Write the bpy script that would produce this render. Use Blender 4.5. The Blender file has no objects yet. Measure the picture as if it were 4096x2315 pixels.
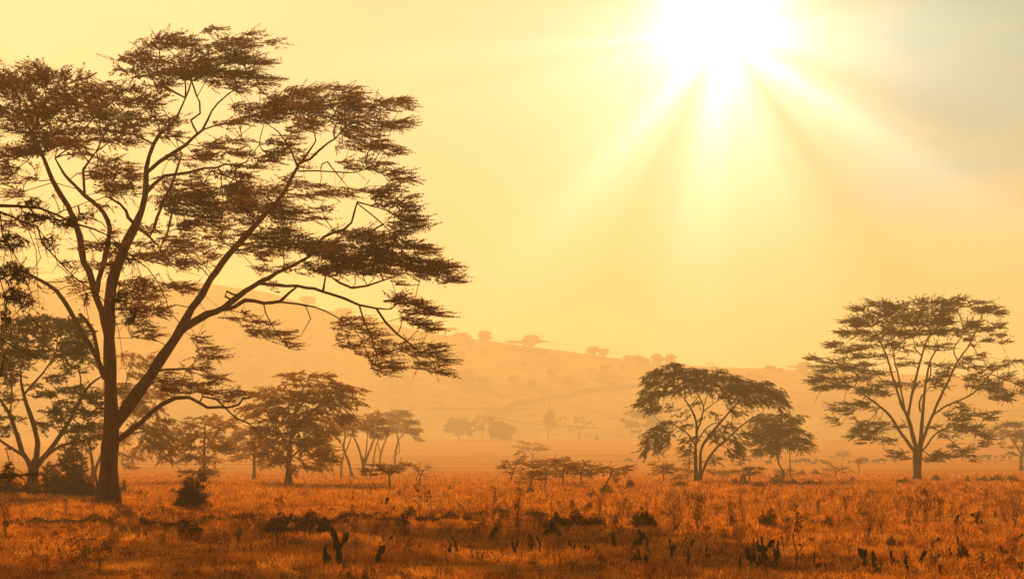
import bpy, math, random
import numpy as np
from mathutils import Vector

C = bpy.context.scene.collection
SC = bpy.context.scene
R = math.radians

def lin(r, g, b):
    f = lambda c: (c/255/12.92 if c/255 <= .04045 else ((c/255+.055)/1.055)**2.4)
    return (f(r), f(g), f(b), 1.0)

# ------------------------------------------------------------------ camera
# measurements come from a 4096 px wide frame: focal length 5627 px, eye level on row 1741
F, CX, HY, EYE = 5627.0, 2048.0, 1741.0, 2.65
cam = bpy.data.cameras.new("camera"); camo = bpy.data.objects.new("camera", cam); C.objects.link(camo)
camo.location = (0, 0, EYE); camo.rotation_euler = (R(90), 0, 0)
cam.sensor_width = 36; cam.lens = 36*F/4096; cam.shift_y = (HY-1157.5)/4096
cam.clip_start = .1; cam.clip_end = 20000
SC.camera = camo

# ------------------------------------------------------------------ light and sky
SUN_AZ, SUN_EL = R(-19), R(25)          # behind the big acacia, up to the left
sv = Vector((math.sin(SUN_AZ)*math.cos(SUN_EL), math.cos(SUN_AZ)*math.cos(SUN_EL), math.sin(SUN_EL)))
sl = bpy.data.lights.new("sun", 'SUN'); sl.energy = 5.0; sl.angle = R(.5); sl.color = (1, .52, .15)
so = bpy.data.objects.new("sun", sl); C.objects.link(so); so.rotation_euler = sv.to_track_quat('Z', 'Y').to_euler()
so.location = (0, 0, 60)

world = bpy.data.worlds.new("World"); SC.world = world; world.use_nodes = True
nt = world.node_tree; nt.nodes.clear()
def node(t, **k):
    n = nt.nodes.new(t)
    for a, v in k.items(): setattr(n, a, v)
    return n
def m(op, a, b=None, c=None, clamp=False):
    n = node('ShaderNodeMath', operation=op, use_clamp=clamp)
    for i, v in enumerate((a, b, c)):
        if v is None: continue
        if isinstance(v, (int, float)): n.inputs[i].default_value = v
        else: nt.links.new(v, n.inputs[i])
    return n.outputs[0]
def ss(x, lo, hi):
    n = node('ShaderNodeMapRange', interpolation_type='SMOOTHSTEP')
    nt.links.new(x, n.inputs[0]); n.inputs[1].default_value = lo; n.inputs[2].default_value = hi
    return n.outputs[0]
def mixc(f, a, b, mode='MIX'):
    n = node('ShaderNodeMix', data_type='RGBA', blend_type=mode)
    for s, v in ((n.inputs[0], f), (n.inputs[6], a), (n.inputs[7], b)):
        if isinstance(v, (int, float)): s.default_value = v
        elif isinstance(v, tuple): s.default_value = v
        else: nt.links.new(v, s)
    return n.outputs[2]
def dot(a, v):
    n = node('ShaderNodeVectorMath', operation='DOT_PRODUCT'); nt.links.new(a, n.inputs[0]); n.inputs[1].default_value = v
    return n.outputs['Value']
tc = node('ShaderNodeTexCoord'); D = tc.outputs['Generated']
sep = node('ShaderNodeSeparateXYZ'); nt.links.new(D, sep.inputs[0])
dx, dy, dz = sep.outputs
# soft cloud texture over the whole dome
def cloud(scale, detail, sx=1, sz=1, dist=0.):
    mp = node('ShaderNodeMapping'); nt.links.new(D, mp.inputs[0]); mp.inputs['Scale'].default_value = (sx, 1, sz)
    n = node('ShaderNodeTexNoise'); nt.links.new(mp.outputs[0], n.inputs['Vector'])
    n.inputs['Scale'].default_value = scale; n.inputs['Detail'].default_value = detail; n.inputs['Distortion'].default_value = dist
    return n.outputs['Fac']
cl1 = cloud(5, 5, 1, 2.6, .4); cl2 = cloud(11, 4, 1, 3.5, .2)
wob = m('MULTIPLY', m('SUBTRACT', cl1, .5), .16)
front = ss(dy, .25, .9)
warm = mixc(ss(dz, .0, .34), (.50, .43, .17, 1), (.27, .31, .18, 1))
col = mixc(front, (.07, .022, .007, 1), warm)
# open blue-green sky beside the brightest cloud, and a fainter patch in the far corner
az = m('DIVIDE', dx, m('MAXIMUM', dy, .05))
azw = m('ADD', az, wob); dzw = m('ADD', dz, wob)
teal = m('MULTIPLY', m('MULTIPLY', ss(azw, .20, .31), ss(dzw, .125, .215)), m('ADD', .95, m('MULTIPLY', m('SUBTRACT', .5, cl2), 1.3)), clamp=True)
teal = m('MULTIPLY', teal, front)
col = mixc(teal, col, (.0, .27, .28, 1))
grey = m('MULTIPLY', m('MULTIPLY', ss(m('MULTIPLY', azw, -1), .13, .34), ss(dzw, .22, .32)), .7)
col = mixc(m('MULTIPLY', grey, front), col, (.0, .36, .24, 1))
col = mixc(front, col, mixc(1.0, col, mixc(cl1, (.72, .74, .78, 1), (1.28, 1.22, 1.12, 1)), 'MULTIPLY'))
# brightest sky: sun glow and broad beams painted in, apart from the sun lamp
S = Vector((.1489, 1, .287)).normalized(); U = Vector((1, 0, 0)); U = (U - S*U.dot(S)).normalized(); V = S.cross(U)
ds, du, dv = dot(D, S), dot(D, U), dot(D, V)
rad = m('SQRT', m('ADD', m('MULTIPLY', du, du), m('MULTIPLY', dv, dv)))
ahead = m('GREATER_THAN', ds, 0)
g = lambda w: m('POWER', 2.718, m('MULTIPLY', m('MULTIPLY', rad, rad), -1/(w*w)))
ang = m('DIVIDE', m('ARCTAN2', du, m('MULTIPLY', dv, 1 if V.z < 0 else -1)), math.pi)     # 0 straight down, + to the right
ramp = node('ShaderNodeValToRGB'); nt.links.new(m('ADD', m('MULTIPLY', ang, .5), .5), ramp.inputs[0])
ramp.color_ramp.interpolation = 'EASE'
rays = [(.20, .3), (.25, .3), (.264, .6), (.278, .35), (.29, .5), (.333, .42), (.362, .5), (.389, 1), (.412, .5), (.433, .12), (.458, .35), (.478, .85), (.5, 1), (.522, .7), (.561, .62), (.585, .3), (.606, 0), (.63, .4), (.661, 1), (.679, .4), (.692, .2), (.722, .5), (.76, .4), (.79, .05), (.84, .0)]
els = ramp.color_ramp.elements
els[0].position, els[0].color = rays[0][0], (0, 0, 0, 1); els[1].position, els[1].color = rays[-1][0], (0, 0, 0, 1)
for p, v in rays[1:-1]:
    e = els.new(p); e.color = (v, v, v, 1)
beam = m('MULTIPLY', ramp.outputs[0], m('ADD', m('MULTIPLY', g(.075), .6), m('MULTIPLY', g(.21), .38)))
def add_light(col, amt, c):
    return mixc(m('MULTIPLY', amt, ahead), col, c, 'ADD')
S2 = Vector((.1489, 1, .309)).normalized(); r2 = m('SUBTRACT', 1.0, dot(D, S2))
col = add_light(col, m('POWER', 2.718, m('MULTIPLY', r2, -2/(.040*.040))), (1.5, 1.45, 1.3, 1))
col = add_light(col, m('MULTIPLY', g(.10), .5), (.7, .6, .42, 1))
col = add_light(col, m('MULTIPLY', g(.2), .2), (.45, .40, .28, 1))
col = add_light(col, beam, (1.0, .95, .8, 1))
bg = node('ShaderNodeBackground'); nt.links.new(col, bg.inputs[0]); bg.inputs[1].default_value = 1.0
sky = node('ShaderNodeTexSky', sky_type='NISHITA', sun_disc=False)
sky.sun_elevation = SUN_EL; sky.sun_rotation = SUN_AZ; sky.dust_density = 6; sky.air_density = 1.5
bg2 = node('ShaderNodeBackground'); nt.links.new(mixc(1.0, sky.outputs[0], (.13, .1, .07, 1), 'MULTIPLY'), bg2.inputs[0]); bg2.inputs[1].default_value = .05
ad = node('ShaderNodeAddShader'); nt.links.new(bg.outputs[0], ad.inputs[0]); nt.links.new(bg2.outputs[0], ad.inputs[1])
wo = node('ShaderNodeOutputWorld'); nt.links.new(ad.outputs[0], wo.inputs['Surface'])

SC.view_settings.view_transform = 'Standard'; SC.view_settings.look = 'None'
SC.view_settings.gamma = 1; SC.view_settings.exposure = .58
SC.render.engine = 'CYCLES'
SC.cycles.use_denoising = True
SC.cycles.max_bounces = 6; SC.cycles.diffuse_bounces = 3; SC.cycles.transmission_bounces = 4; SC.cycles.volume_bounces = 1

HAZE_DENSITY = .00105; HAZE_TOP = 131.

# ------------------------------------------------------------------ terrain shape
_d = np.arange(-400, 2001, 1.0)
_z = np.interp(_d, [-400, 48, 95, 135, 250, 350, 500, 610, 690, 720, 790, 2000], [0, 0, -.65, -1.75, -3.6, -4.4, -3.3, -1.2, .55, .5, -5, -5])
_k = np.ones(25)/25
_z = np.convolve(np.pad(_z, 12, mode='edge'), _k, mode='valid')
def prof(y): return np.interp(y, _d, _z)
_row = (EYE - prof(_d))/np.maximum(_d, 1)*F + HY            # picture row of the ground at each distance
_ok = (_d > 10) & (_d < 689)
_rd, _rr = _d[_ok], _row[_ok]
def depth(sy): return float(np.interp(-sy, -_rr, _rd))     # distance of the ground seen on row sy
def gz(x, y):
    x = np.asarray(x, float); y = np.asarray(y, float)
    w = np.clip(1-(np.abs(y)-60)/120, .25, 1)
    return prof(y) + .035*w*(np.sin(x*.61+np.sin(y*.33)*1.7)+np.sin(y*.47+x*.23+1.3)) + .02*w*np.sin(x*1.9+.7)*np.sin(y*1.3)

FR = {'A': (0, 100, .68681), 'B': (900, 100, .68681), 'C': (0, 1100, .68681), 'E': (900, 1000, .68681), 'G': (1700, 1200, .54945),
      'H': (2400, 1300, .48077), 'I': (3196, 1150, .61813), 'D': (0, 0, 1.59006), 'J': (0, 1815, .39752), 'K': (1024, 1815, .39752),
      'L': (2048, 1815, .39752), 'M': (3072, 1815, .39752), 'Q': (0, 750, .48077), 'N': (2900, 1740, .46429)}
def src(fr, x, y):
    ox, oy, s = FR[fr]; return ox+x*s, oy+y*s
def at(fr, x, y, d):
    """A point seen at (x, y) of a close-up, d metres away."""
    sx, sy = src(fr, x, y)
    return np.array([(sx-CX)/F*d, d, EYE-(sy-HY)/F*d])
def ground_at(fr, x, y):
    """The spot on the ground seen there."""
    sx, sy = src(fr, x, y); d = depth(sy); X = (sx-CX)/F*d
    return np.array([X, d, float(gz(X, d))])

# ------------------------------------------------------------------ materials
def mat(name, build):
    mt = bpy.data.materials.new(name); mt.use_nodes = True; t = mt.node_tree; t.nodes.clear()
    N = lambda ty, **k: (lambda n: [setattr(n, a, v) for a, v in k.items()] and n or n)(t.nodes.new(ty))
    out = N('ShaderNodeOutputMaterial'); build(t, N, out); return mt
def noise(t, N, scale, detail=4, vec=None, rough=.55):
    n = N('ShaderNodeTexNoise'); n.inputs['Scale'].default_value = scale; n.inputs['Detail'].default_value = detail; n.inputs['Roughness'].default_value = rough
    if vec is None:
        g_ = N('ShaderNodeNewGeometry'); vec = g_.outputs['Position']
    t.links.new(vec, n.inputs['Vector']); return n.outputs['Fac']
def ramp_of(t, N, fac, stops):
    r = N('ShaderNodeValToRGB'); t.links.new(fac, r.inputs[0]); e = r.color_ramp.elements
    e[0].position, e[0].color = stops[0][0], (*stops[0][1], 1); e[1].position, e[1].color = stops[-1][0], (*stops[-1][1], 1)
    for p, c in stops[1:-1]:
        q = e.new(p); q.color = (*c, 1)
    return r.outputs[0]
def mx(t, N, f, a, b, mode='MIX'):
    n = N('ShaderNodeMix', data_type='RGBA', blend_type=mode)
    for s, v in ((n.inputs[0], f), (n.inputs[6], a), (n.inputs[7], b)):
        if isinstance(v, (int, float)): s.default_value = v
        elif isinstance(v, tuple): s.default_value = v
        else: t.links.new(v, s)
    return n.outputs[2]
def leaf_mat(name, c1, c2, c3, trans=.35):
    def b(t, N, out):
        g_ = N('ShaderNodeNewGeometry')
        c = ramp_of(t, N, g_.outputs['Random Per Island'], [(0, c1), (.55, c2), (1, c3)])
        c = mx(t, N, .5, c, ramp_of(t, N, noise(t, N, .9, 3), [(.3, c1), (.7, c3)]))
        d_ = N('ShaderNodeBsdfDiffuse'); tr = N('ShaderNodeBsdfTranslucent'); s = N('ShaderNodeMixShader')
        t.links.new(c, d_.inputs[0]); t.links.new(c, tr.inputs[0]); s.inputs[0].default_value = trans
        t.links.new(d_.outputs[0], s.inputs[1]); t.links.new(tr.outputs[0], s.inputs[2]); t.links.new(s.outputs[0], out.inputs[0])
    return mat(name, b)
def bark_mat(name, c1, c2, scale=6):
    def b(t, N, out):
        g_ = N('ShaderNodeNewGeometry'); mp = N('ShaderNodeMapping'); t.links.new(g_.outputs['Position'], mp.inputs[0]); mp.inputs['Scale'].default_value = (1, 1, .22)
        f = noise(t, N, scale, 6, mp.outputs[0], .65)
        p = N('ShaderNodeBsdfPrincipled'); p.inputs['Roughness'].default_value = .9
        t.links.new(ramp_of(t, N, f, [(.3, c1), (.7, c2)]), p.inputs[0])
        bm = N('ShaderNodeBump'); bm.inputs['Strength'].default_value = .8; bm.inputs['Distance'].default_value = .06
        t.links.new(f, bm.inputs['Height']); t.links.new(bm.outputs[0], p.inputs['Normal']); t.links.new(p.outputs[0], out.inputs[0])
    return mat(name, b)
M = {}
M['bark'] = bark_mat('acacia_bark', (.016, .005, .003), (.13, .042, .02), 7)
M['twig'] = bark_mat('dry_twig_bark', (.04, .02, .012), (.13, .065, .035), 20)
M['leaf'] = leaf_mat('acacia_leaf', (.10, .032, .010), (.17, .055, .015), (.24, .09, .024), .55)
M['leaf_far'] = leaf_mat('distant_acacia_leaf', (.04, .035, .012), (.07, .058, .018), (.10, .08, .022))
M['leaf_pale'] = leaf_mat('mist_lightened_acacia_leaf', (.26, .12, .03), (.36, .17, .042), (.46, .23, .06), .6)  # lighter, warmer leaf colour that stands in for backlit mist
M['bark_pale'] = bark_mat('mist_lightened_acacia_bark', (.12, .06, .025), (.24, .13, .06), 5)  # bark lightened to match, the misty veil painted into its colour
M['bush'] = leaf_mat('shrub_leaf', (.025, .018, .008), (.055, .035, .012), (.12, .06, .018))
M['weed'] = leaf_mat('dry_weed', (.05, .018, .006), (.12, .045, .012), (.34, .14, .03), .4)
M['dry_leaf'] = leaf_mat('dry_leaf', (.14, .055, .014), (.25, .11, .03), (.40, .20, .06), .45)
def _straw(t, N, out):
    g_ = N('ShaderNodeNewGeometry'); P = g_.outputs['Position']
    c = ramp_of(t, N, g_.outputs['Random Per Island'], [(0, (.22, .05, .007)), (.3, (.60, .20, .022)), (.8, (.80, .34, .045)), (1, (.88, .50, .11))])
    c = mx(t, N, .65, c, ramp_of(t, N, noise(t, N, .35, 5, P, .7), [(.34, (.20, .045, .007)), (.47, (.64, .22, .024)), (.62, (.84, .40, .06))]))
    c = mx(t, N, ramp_of(t, N, noise(t, N, 1.6, 4, P, .7), [(.49, (0, 0, 0)), (.60, (.85, .85, .85))]), c, (.13, .032, .007, 1))
    d_ = N('ShaderNodeBsdfDiffuse'); tr = N('ShaderNodeBsdfTranslucent'); q = N('ShaderNodeMixShader'); q.inputs[0].default_value = .55
    t.links.new(c, d_.inputs[0]); t.links.new(c, tr.inputs[0]); t.links.new(d_.outputs[0], q.inputs[1]); t.links.new(tr.outputs[0], q.inputs[2]); t.links.new(q.outputs[0], out.inputs[0])
M['straw'] = mat('straw', _straw)
def _cactus(t, N, out):
    p = N('ShaderNodeBsdfPrincipled'); p.inputs['Roughness'].default_value = .85; p.inputs['Specular IOR Level'].default_value = .15
    t.links.new(ramp_of(t, N, noise(t, N, 14, 4), [(.3, (.016, .018, .007)), (.7, (.055, .05, .016))]), p.inputs[0]); t.links.new(p.outputs[0], out.inputs[0])
M['cactus'] = mat('cactus_skin', _cactus)
def _hide(t, N, out):
    p = N('ShaderNodeBsdfPrincipled'); p.inputs['Roughness'].default_value = .8
    t.links.new(ramp_of(t, N, noise(t, N, 3, 4), [(.3, (.03, .022, .016)), (.7, (.07, .045, .03))]), p.inputs[0]); t.links.new(p.outputs[0], out.inputs[0])
M['hide'] = mat('animal_hide', _hide)
def _ground(t, N, out):
    g_ = N('ShaderNodeNewGeometry'); P = g_.outputs['Position']
    c = ramp_of(t, N, noise(t, N, 7, 6, P, .7), [(.28, (.22, .06, .009)), (.5, (.54, .19, .026)), (.72, (.76, .34, .055))])
    mp = N('ShaderNodeMapping'); t.links.new(P, mp.inputs[0]); mp.inputs['Scale'].default_value = (.35, 1, 1)
    c = mx(t, N, .62, c, ramp_of(t, N, noise(t, N, .12, 6, mp.outputs[0], .7), [(.34, (.28, .08, .013)), (.52, (.58, .21, .030)), (.68, (.74, .32, .05))]))
    mp2 = N('ShaderNodeMapping'); t.links.new(P, mp2.inputs[0]); mp2.inputs['Scale'].default_value = (.12, 1, 1)
    c = mx(t, N, .5, c, ramp_of(t, N, noise(t, N, .07, 7, mp2.outputs[0], .75), [(.38, (.24, .085, .018)), (.5, (.60, .25, .04)), (.62, (.82, .44, .09))]))
    c = mx(t, N, ramp_of(t, N, noise(t, N, .9, 5, mp.outputs[0], .7), [(.56, (0, 0, 0)), (.70, (.75, .75, .75))]), c, (.10, .03, .008, 1))
    p = N('ShaderNodeBsdfDiffuse'); t.links.new(c, p.inputs[0])
    bm = N('ShaderNodeBump'); bm.inputs['Strength'].default_value = 1; bm.inputs['Distance'].default_value = .12
    t.links.new(noise(t, N, 9, 6, P, .75), bm.inputs['Height']); t.links.new(bm.outputs[0], p.inputs['Normal']); t.links.new(p.outputs[0], out.inputs[0])
M['ground'] = mat('dry_grassland', _ground)
def _hill(t, N, out):
    g_ = N('ShaderNodeNewGeometry'); P = g_.outputs['Position']
    c = ramp_of(t, N, noise(t, N, .02, 7, P, .65), [(.35, (.30, .15, .04)), (.55, (.52, .31, .09)), (.7, (.62, .38, .12))])
    c = mx(t, N, ramp_of(t, N, noise(t, N, .12, 4, P), [(.58, (0, 0, 0)), (.66, (.7, .7, .7))]), c, (.07, .05, .015, 1))
    p = N('ShaderNodeBsdfDiffuse'); t.links.new(c, p.inputs[0]); t.links.new(p.outputs[0], out.inputs[0])
M['hill'] = mat('hill_grassland', _hill)
def _track(t, N, out):
    p = N('ShaderNodeBsdfDiffuse'); t.links.new(ramp_of(t, N, noise(t, N, .2, 4), [(.3, (.07, .03, .012)), (.7, (.13, .06, .02))]), p.inputs[0]); t.links.new(p.outputs[0], out.inputs[0])
M['track'] = mat('bare_earth_track', _track)

# ------------------------------------------------------------------ mesh helpers
def mesh_obj(name, verts, faces, material, parent=None, smooth=True):
    """faces: an (n, k) array, or a list of arrays of different k."""
    me = bpy.data.meshes.new(name); verts = np.asarray(verts, np.float32)
    fl = faces if isinstance(faces, list) else [faces]; fl = [np.asarray(f, np.int32) for f in fl if len(f)]
    me.vertices.add(len(verts)); me.vertices.foreach_set('co', verts.ravel())
    tot = np.concatenate([np.full(len(f), f.shape[1], np.int32) for f in fl]); idx = np.concatenate([f.ravel() for f in fl])
    me.loops.add(len(idx)); me.loops.foreach_set('vertex_index', idx)
    me.polygons.add(len(tot)); me.polygons.foreach_set('loop_start', np.concatenate([[0], np.cumsum(tot)[:-1]]).astype(np.int32)); me.polygons.foreach_set('loop_total', tot)
    me.polygons.foreach_set('use_smooth', np.full(len(tot), smooth, bool))
    me.update(calc_edges=True); me.validate()
    me.materials.append(material)
    o = bpy.data.objects.new(name, me); C.objects.link(o)
    if parent: o.parent = parent
    return o
def empty(name, loc, label=None, cat=None, group=None, rz=0):
    o = bpy.data.objects.new(name, None); C.objects.link(o); o.location = [float(v) for v in loc]; o.rotation_euler = (0, 0, rz); o.empty_display_size = .2
    tag(o, label, cat, group); return o
def tag(o, label=None, cat=None, group=None, kind=None):
    for k, v in (('label', label), ('category', cat), ('group', group), ('kind', kind)):
        if v: o[k] = v
    return o
def dup(root, loc, rz, scale, label, group=None):
    r = root.copy(); C.objects.link(r); r.location = [float(v) for v in loc]; r.rotation_euler = (0, 0, rz); r.scale = scale if hasattr(scale, '__len__') else (scale,)*3
    r['label'] = label
    if group: r['group'] = group
    for ch in list(root.children):
        c = ch.copy(); C.objects.link(c); c.parent = r
    return r

class Tubes:
    def __init__(s): s.v, s.q, s.t, s.n = [], [], [], 0
    def add(s, pts, rads, sides=6, cap=False):
        pts = np.asarray(pts, float); rads = np.asarray(rads, float); k = len(pts)
        if k < 2: return
        tg = np.gradient(pts, axis=0); tg /= np.linalg.norm(tg, axis=1, keepdims=True)+1e-9
        ref = np.array([.31, .95, .05]) if abs(tg[:, 2]).mean() > .6 else np.array([.05, .1, .99])
        a = np.cross(tg, ref); a /= np.linalg.norm(a, axis=1, keepdims=True)+1e-9; b = np.cross(tg, a)
        th = np.arange(sides)/sides*2*np.pi
        ring = pts[:, None] + rads[:, None, None]*(a[:, None]*np.cos(th)[None, :, None] + b[:, None]*np.sin(th)[None, :, None])
        base = s.n + np.arange(k-1)[:, None]*sides; j = np.arange(sides)[None]; j2 = (j+1) % sides
        s.q.append(np.stack([base+j, base+j2, base+sides+j2, base+sides+j], -1).reshape(-1, 4))
        s.v.append(ring.reshape(-1, 3)); s.n += k*sides
        if cap:
            s.v.append(pts[-1:]+tg[-1]*rads[-1]*.4); e = s.n-sides
            s.t.append(np.stack([e+j[0], e+j2[0], np.full(sides, s.n)], -1)); s.n += 1
    def build(s, name, material, parent=None, origin=None):
        if not s.v: return None
        v = np.concatenate(s.v)
        if origin is not None: v = v-origin
        f = [np.concatenate(s.q)] + ([np.concatenate(s.t)] if s.t else [])
        return mesh_obj(name, v, f, material, parent)

def smooth_path(pts, rads, step):
    """Catmull-Rom through the points, resampled."""
    p = np.asarray(pts, float); r = np.asarray(rads, float)
    P_ = np.vstack([2*p[0]-p[1], p, 2*p[-1]-p[-2]]); out, ro = [], []
    for i in range(len(p)-1):
        n = max(1, int(np.linalg.norm(p[i+1]-p[i])/step)); t = (np.arange(n)/n)[:, None]
        a, b, c, d = P_[i:i+4]
        out.append(.5*(2*b+(c-a)*t+(2*a-5*b+4*c-d)*t*t+(3*b-a-3*c+d)*t**3)); ro.append(r[i]+(r[i+1]-r[i])*t[:, 0])
    out.append(p[-1:]); ro.append(r[-1:])
    return np.vstack(out), np.concatenate(ro)

def grow(base, pts, bf=.35):
    """Join the points to the base nodes as a branching tree: each new point goes to the node that keeps wood and path short."""
    base = np.asarray(base); n0 = len(base); pts = np.asarray(pts); n = len(pts)
    pos = np.vstack([base, pts]); par = np.full(n0+n, -1); plen = np.zeros(n0+n)
    D_ = np.linalg.norm(pts[:, None]-base[None], axis=2) if n*n0 < 8e6 else np.stack([np.linalg.norm(base-q, axis=1) for q in pts])
    bi = D_.argmin(1); best = D_[np.arange(n), bi]; cost = best.copy(); dist = best.copy(); alive = np.ones(n, bool); order = []
    for _ in range(n):
        i = np.where(alive, cost, 1e9).argmin(); alive[i] = False; par[n0+i] = bi[i]; plen[n0+i] = plen[bi[i]]+dist[i]; order.append(n0+i)
        dd = np.linalg.norm(pts-pts[i], axis=1); cc = dd+bf*plen[n0+i]
        u = alive & (cc < cost); cost[u] = cc[u]; dist[u] = dd[u]; bi[u] = n0+i
    return pos, par, order

def wood(tb, pos, par, order, n0, rtip, expo, rng, sides=4, kink=.12, rmax=None):
    n = len(pos); kids = [[] for _ in range(n)]
    for i in order: kids[par[i]].append(i)
    acc = np.zeros(n)
    for i in reversed(order):
        a = acc[i] if kids[i] else rtip**expo
        acc[i] = a
        if par[i] >= n0: acc[par[i]] += a
    rad = np.maximum(acc, rtip**expo)**(1/expo)
    if rmax is not None: rad = np.minimum(rad, rmax)
    started = [i for i in order if par[i] < n0]
    stack = list(started)
    while stack:
        i = stack.pop(); ch = [par[i], i]
        while kids[i]:
            k = max(kids[i], key=lambda q: acc[q])
            for q in kids[i]:
                if q != k: stack.append(q)
            ch.append(k); i = k
        p = [pos[ch[0]]]; r_ = [rad[ch[1]]]
        for a, b in zip(ch[:-1], ch[1:]):
            L = np.linalg.norm(pos[b]-pos[a])
            if L > .15: p.append((pos[a]+pos[b])/2+rng.normal(0, kink*L*.5, 3)); r_.append(rad[b])
            p.append(pos[b]); r_.append(rad[b]*(.9 if b != ch[-1] else .5))
        tb.add(p, r_, sides)
    return rad

def sprays(origins, dirs, L, W, per, ll, lw, rng, flat=.25, spread=1.):
    """Leafy sprays: lens-shaped, thin sets of small leaf quads strung along each direction."""
    n = len(origins); o = np.repeat(origins, per, 0); d = np.repeat(dirs, per, 0); N_ = n*per
    Ls = np.repeat(L*rng.uniform(.6, 1.35, n), per)
    t = rng.uniform(-.15, 1, N_); side = np.cross(d, [0, 0, 1.]); side /= np.linalg.norm(side, axis=1, keepdims=True)+1e-6; up = np.cross(side, d)
    w = W*np.clip(1-np.abs(t-.3)/.75, .05, 1)
    p = o + d*(t*Ls)[:, None] + side*(rng.normal(0, .5, N_)*w)[:, None] + up*(rng.normal(0, .5, N_)*w*flat)[:, None]
    a = d + rng.normal(0, .7*spread, (N_, 3)); a[:, 2] *= .7; a /= np.linalg.norm(a, axis=1, keepdims=True)
    nb = rng.normal(0, 1, (N_, 3)); b = np.cross(a, nb); b /= np.linalg.norm(b, axis=1, keepdims=True)+1e-6
    l = (ll*rng.uniform(.6, 1.3, N_))[:, None]; ww = (lw*rng.uniform(.7, 1.3, N_))[:, None]
    v = np.stack([p-a*l*.5, p+b*ww*.5, p+a*l*.5, p-b*ww*.5], 1).reshape(-1, 3)
    return v, np.arange(N_*4).reshape(-1, 4)

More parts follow.
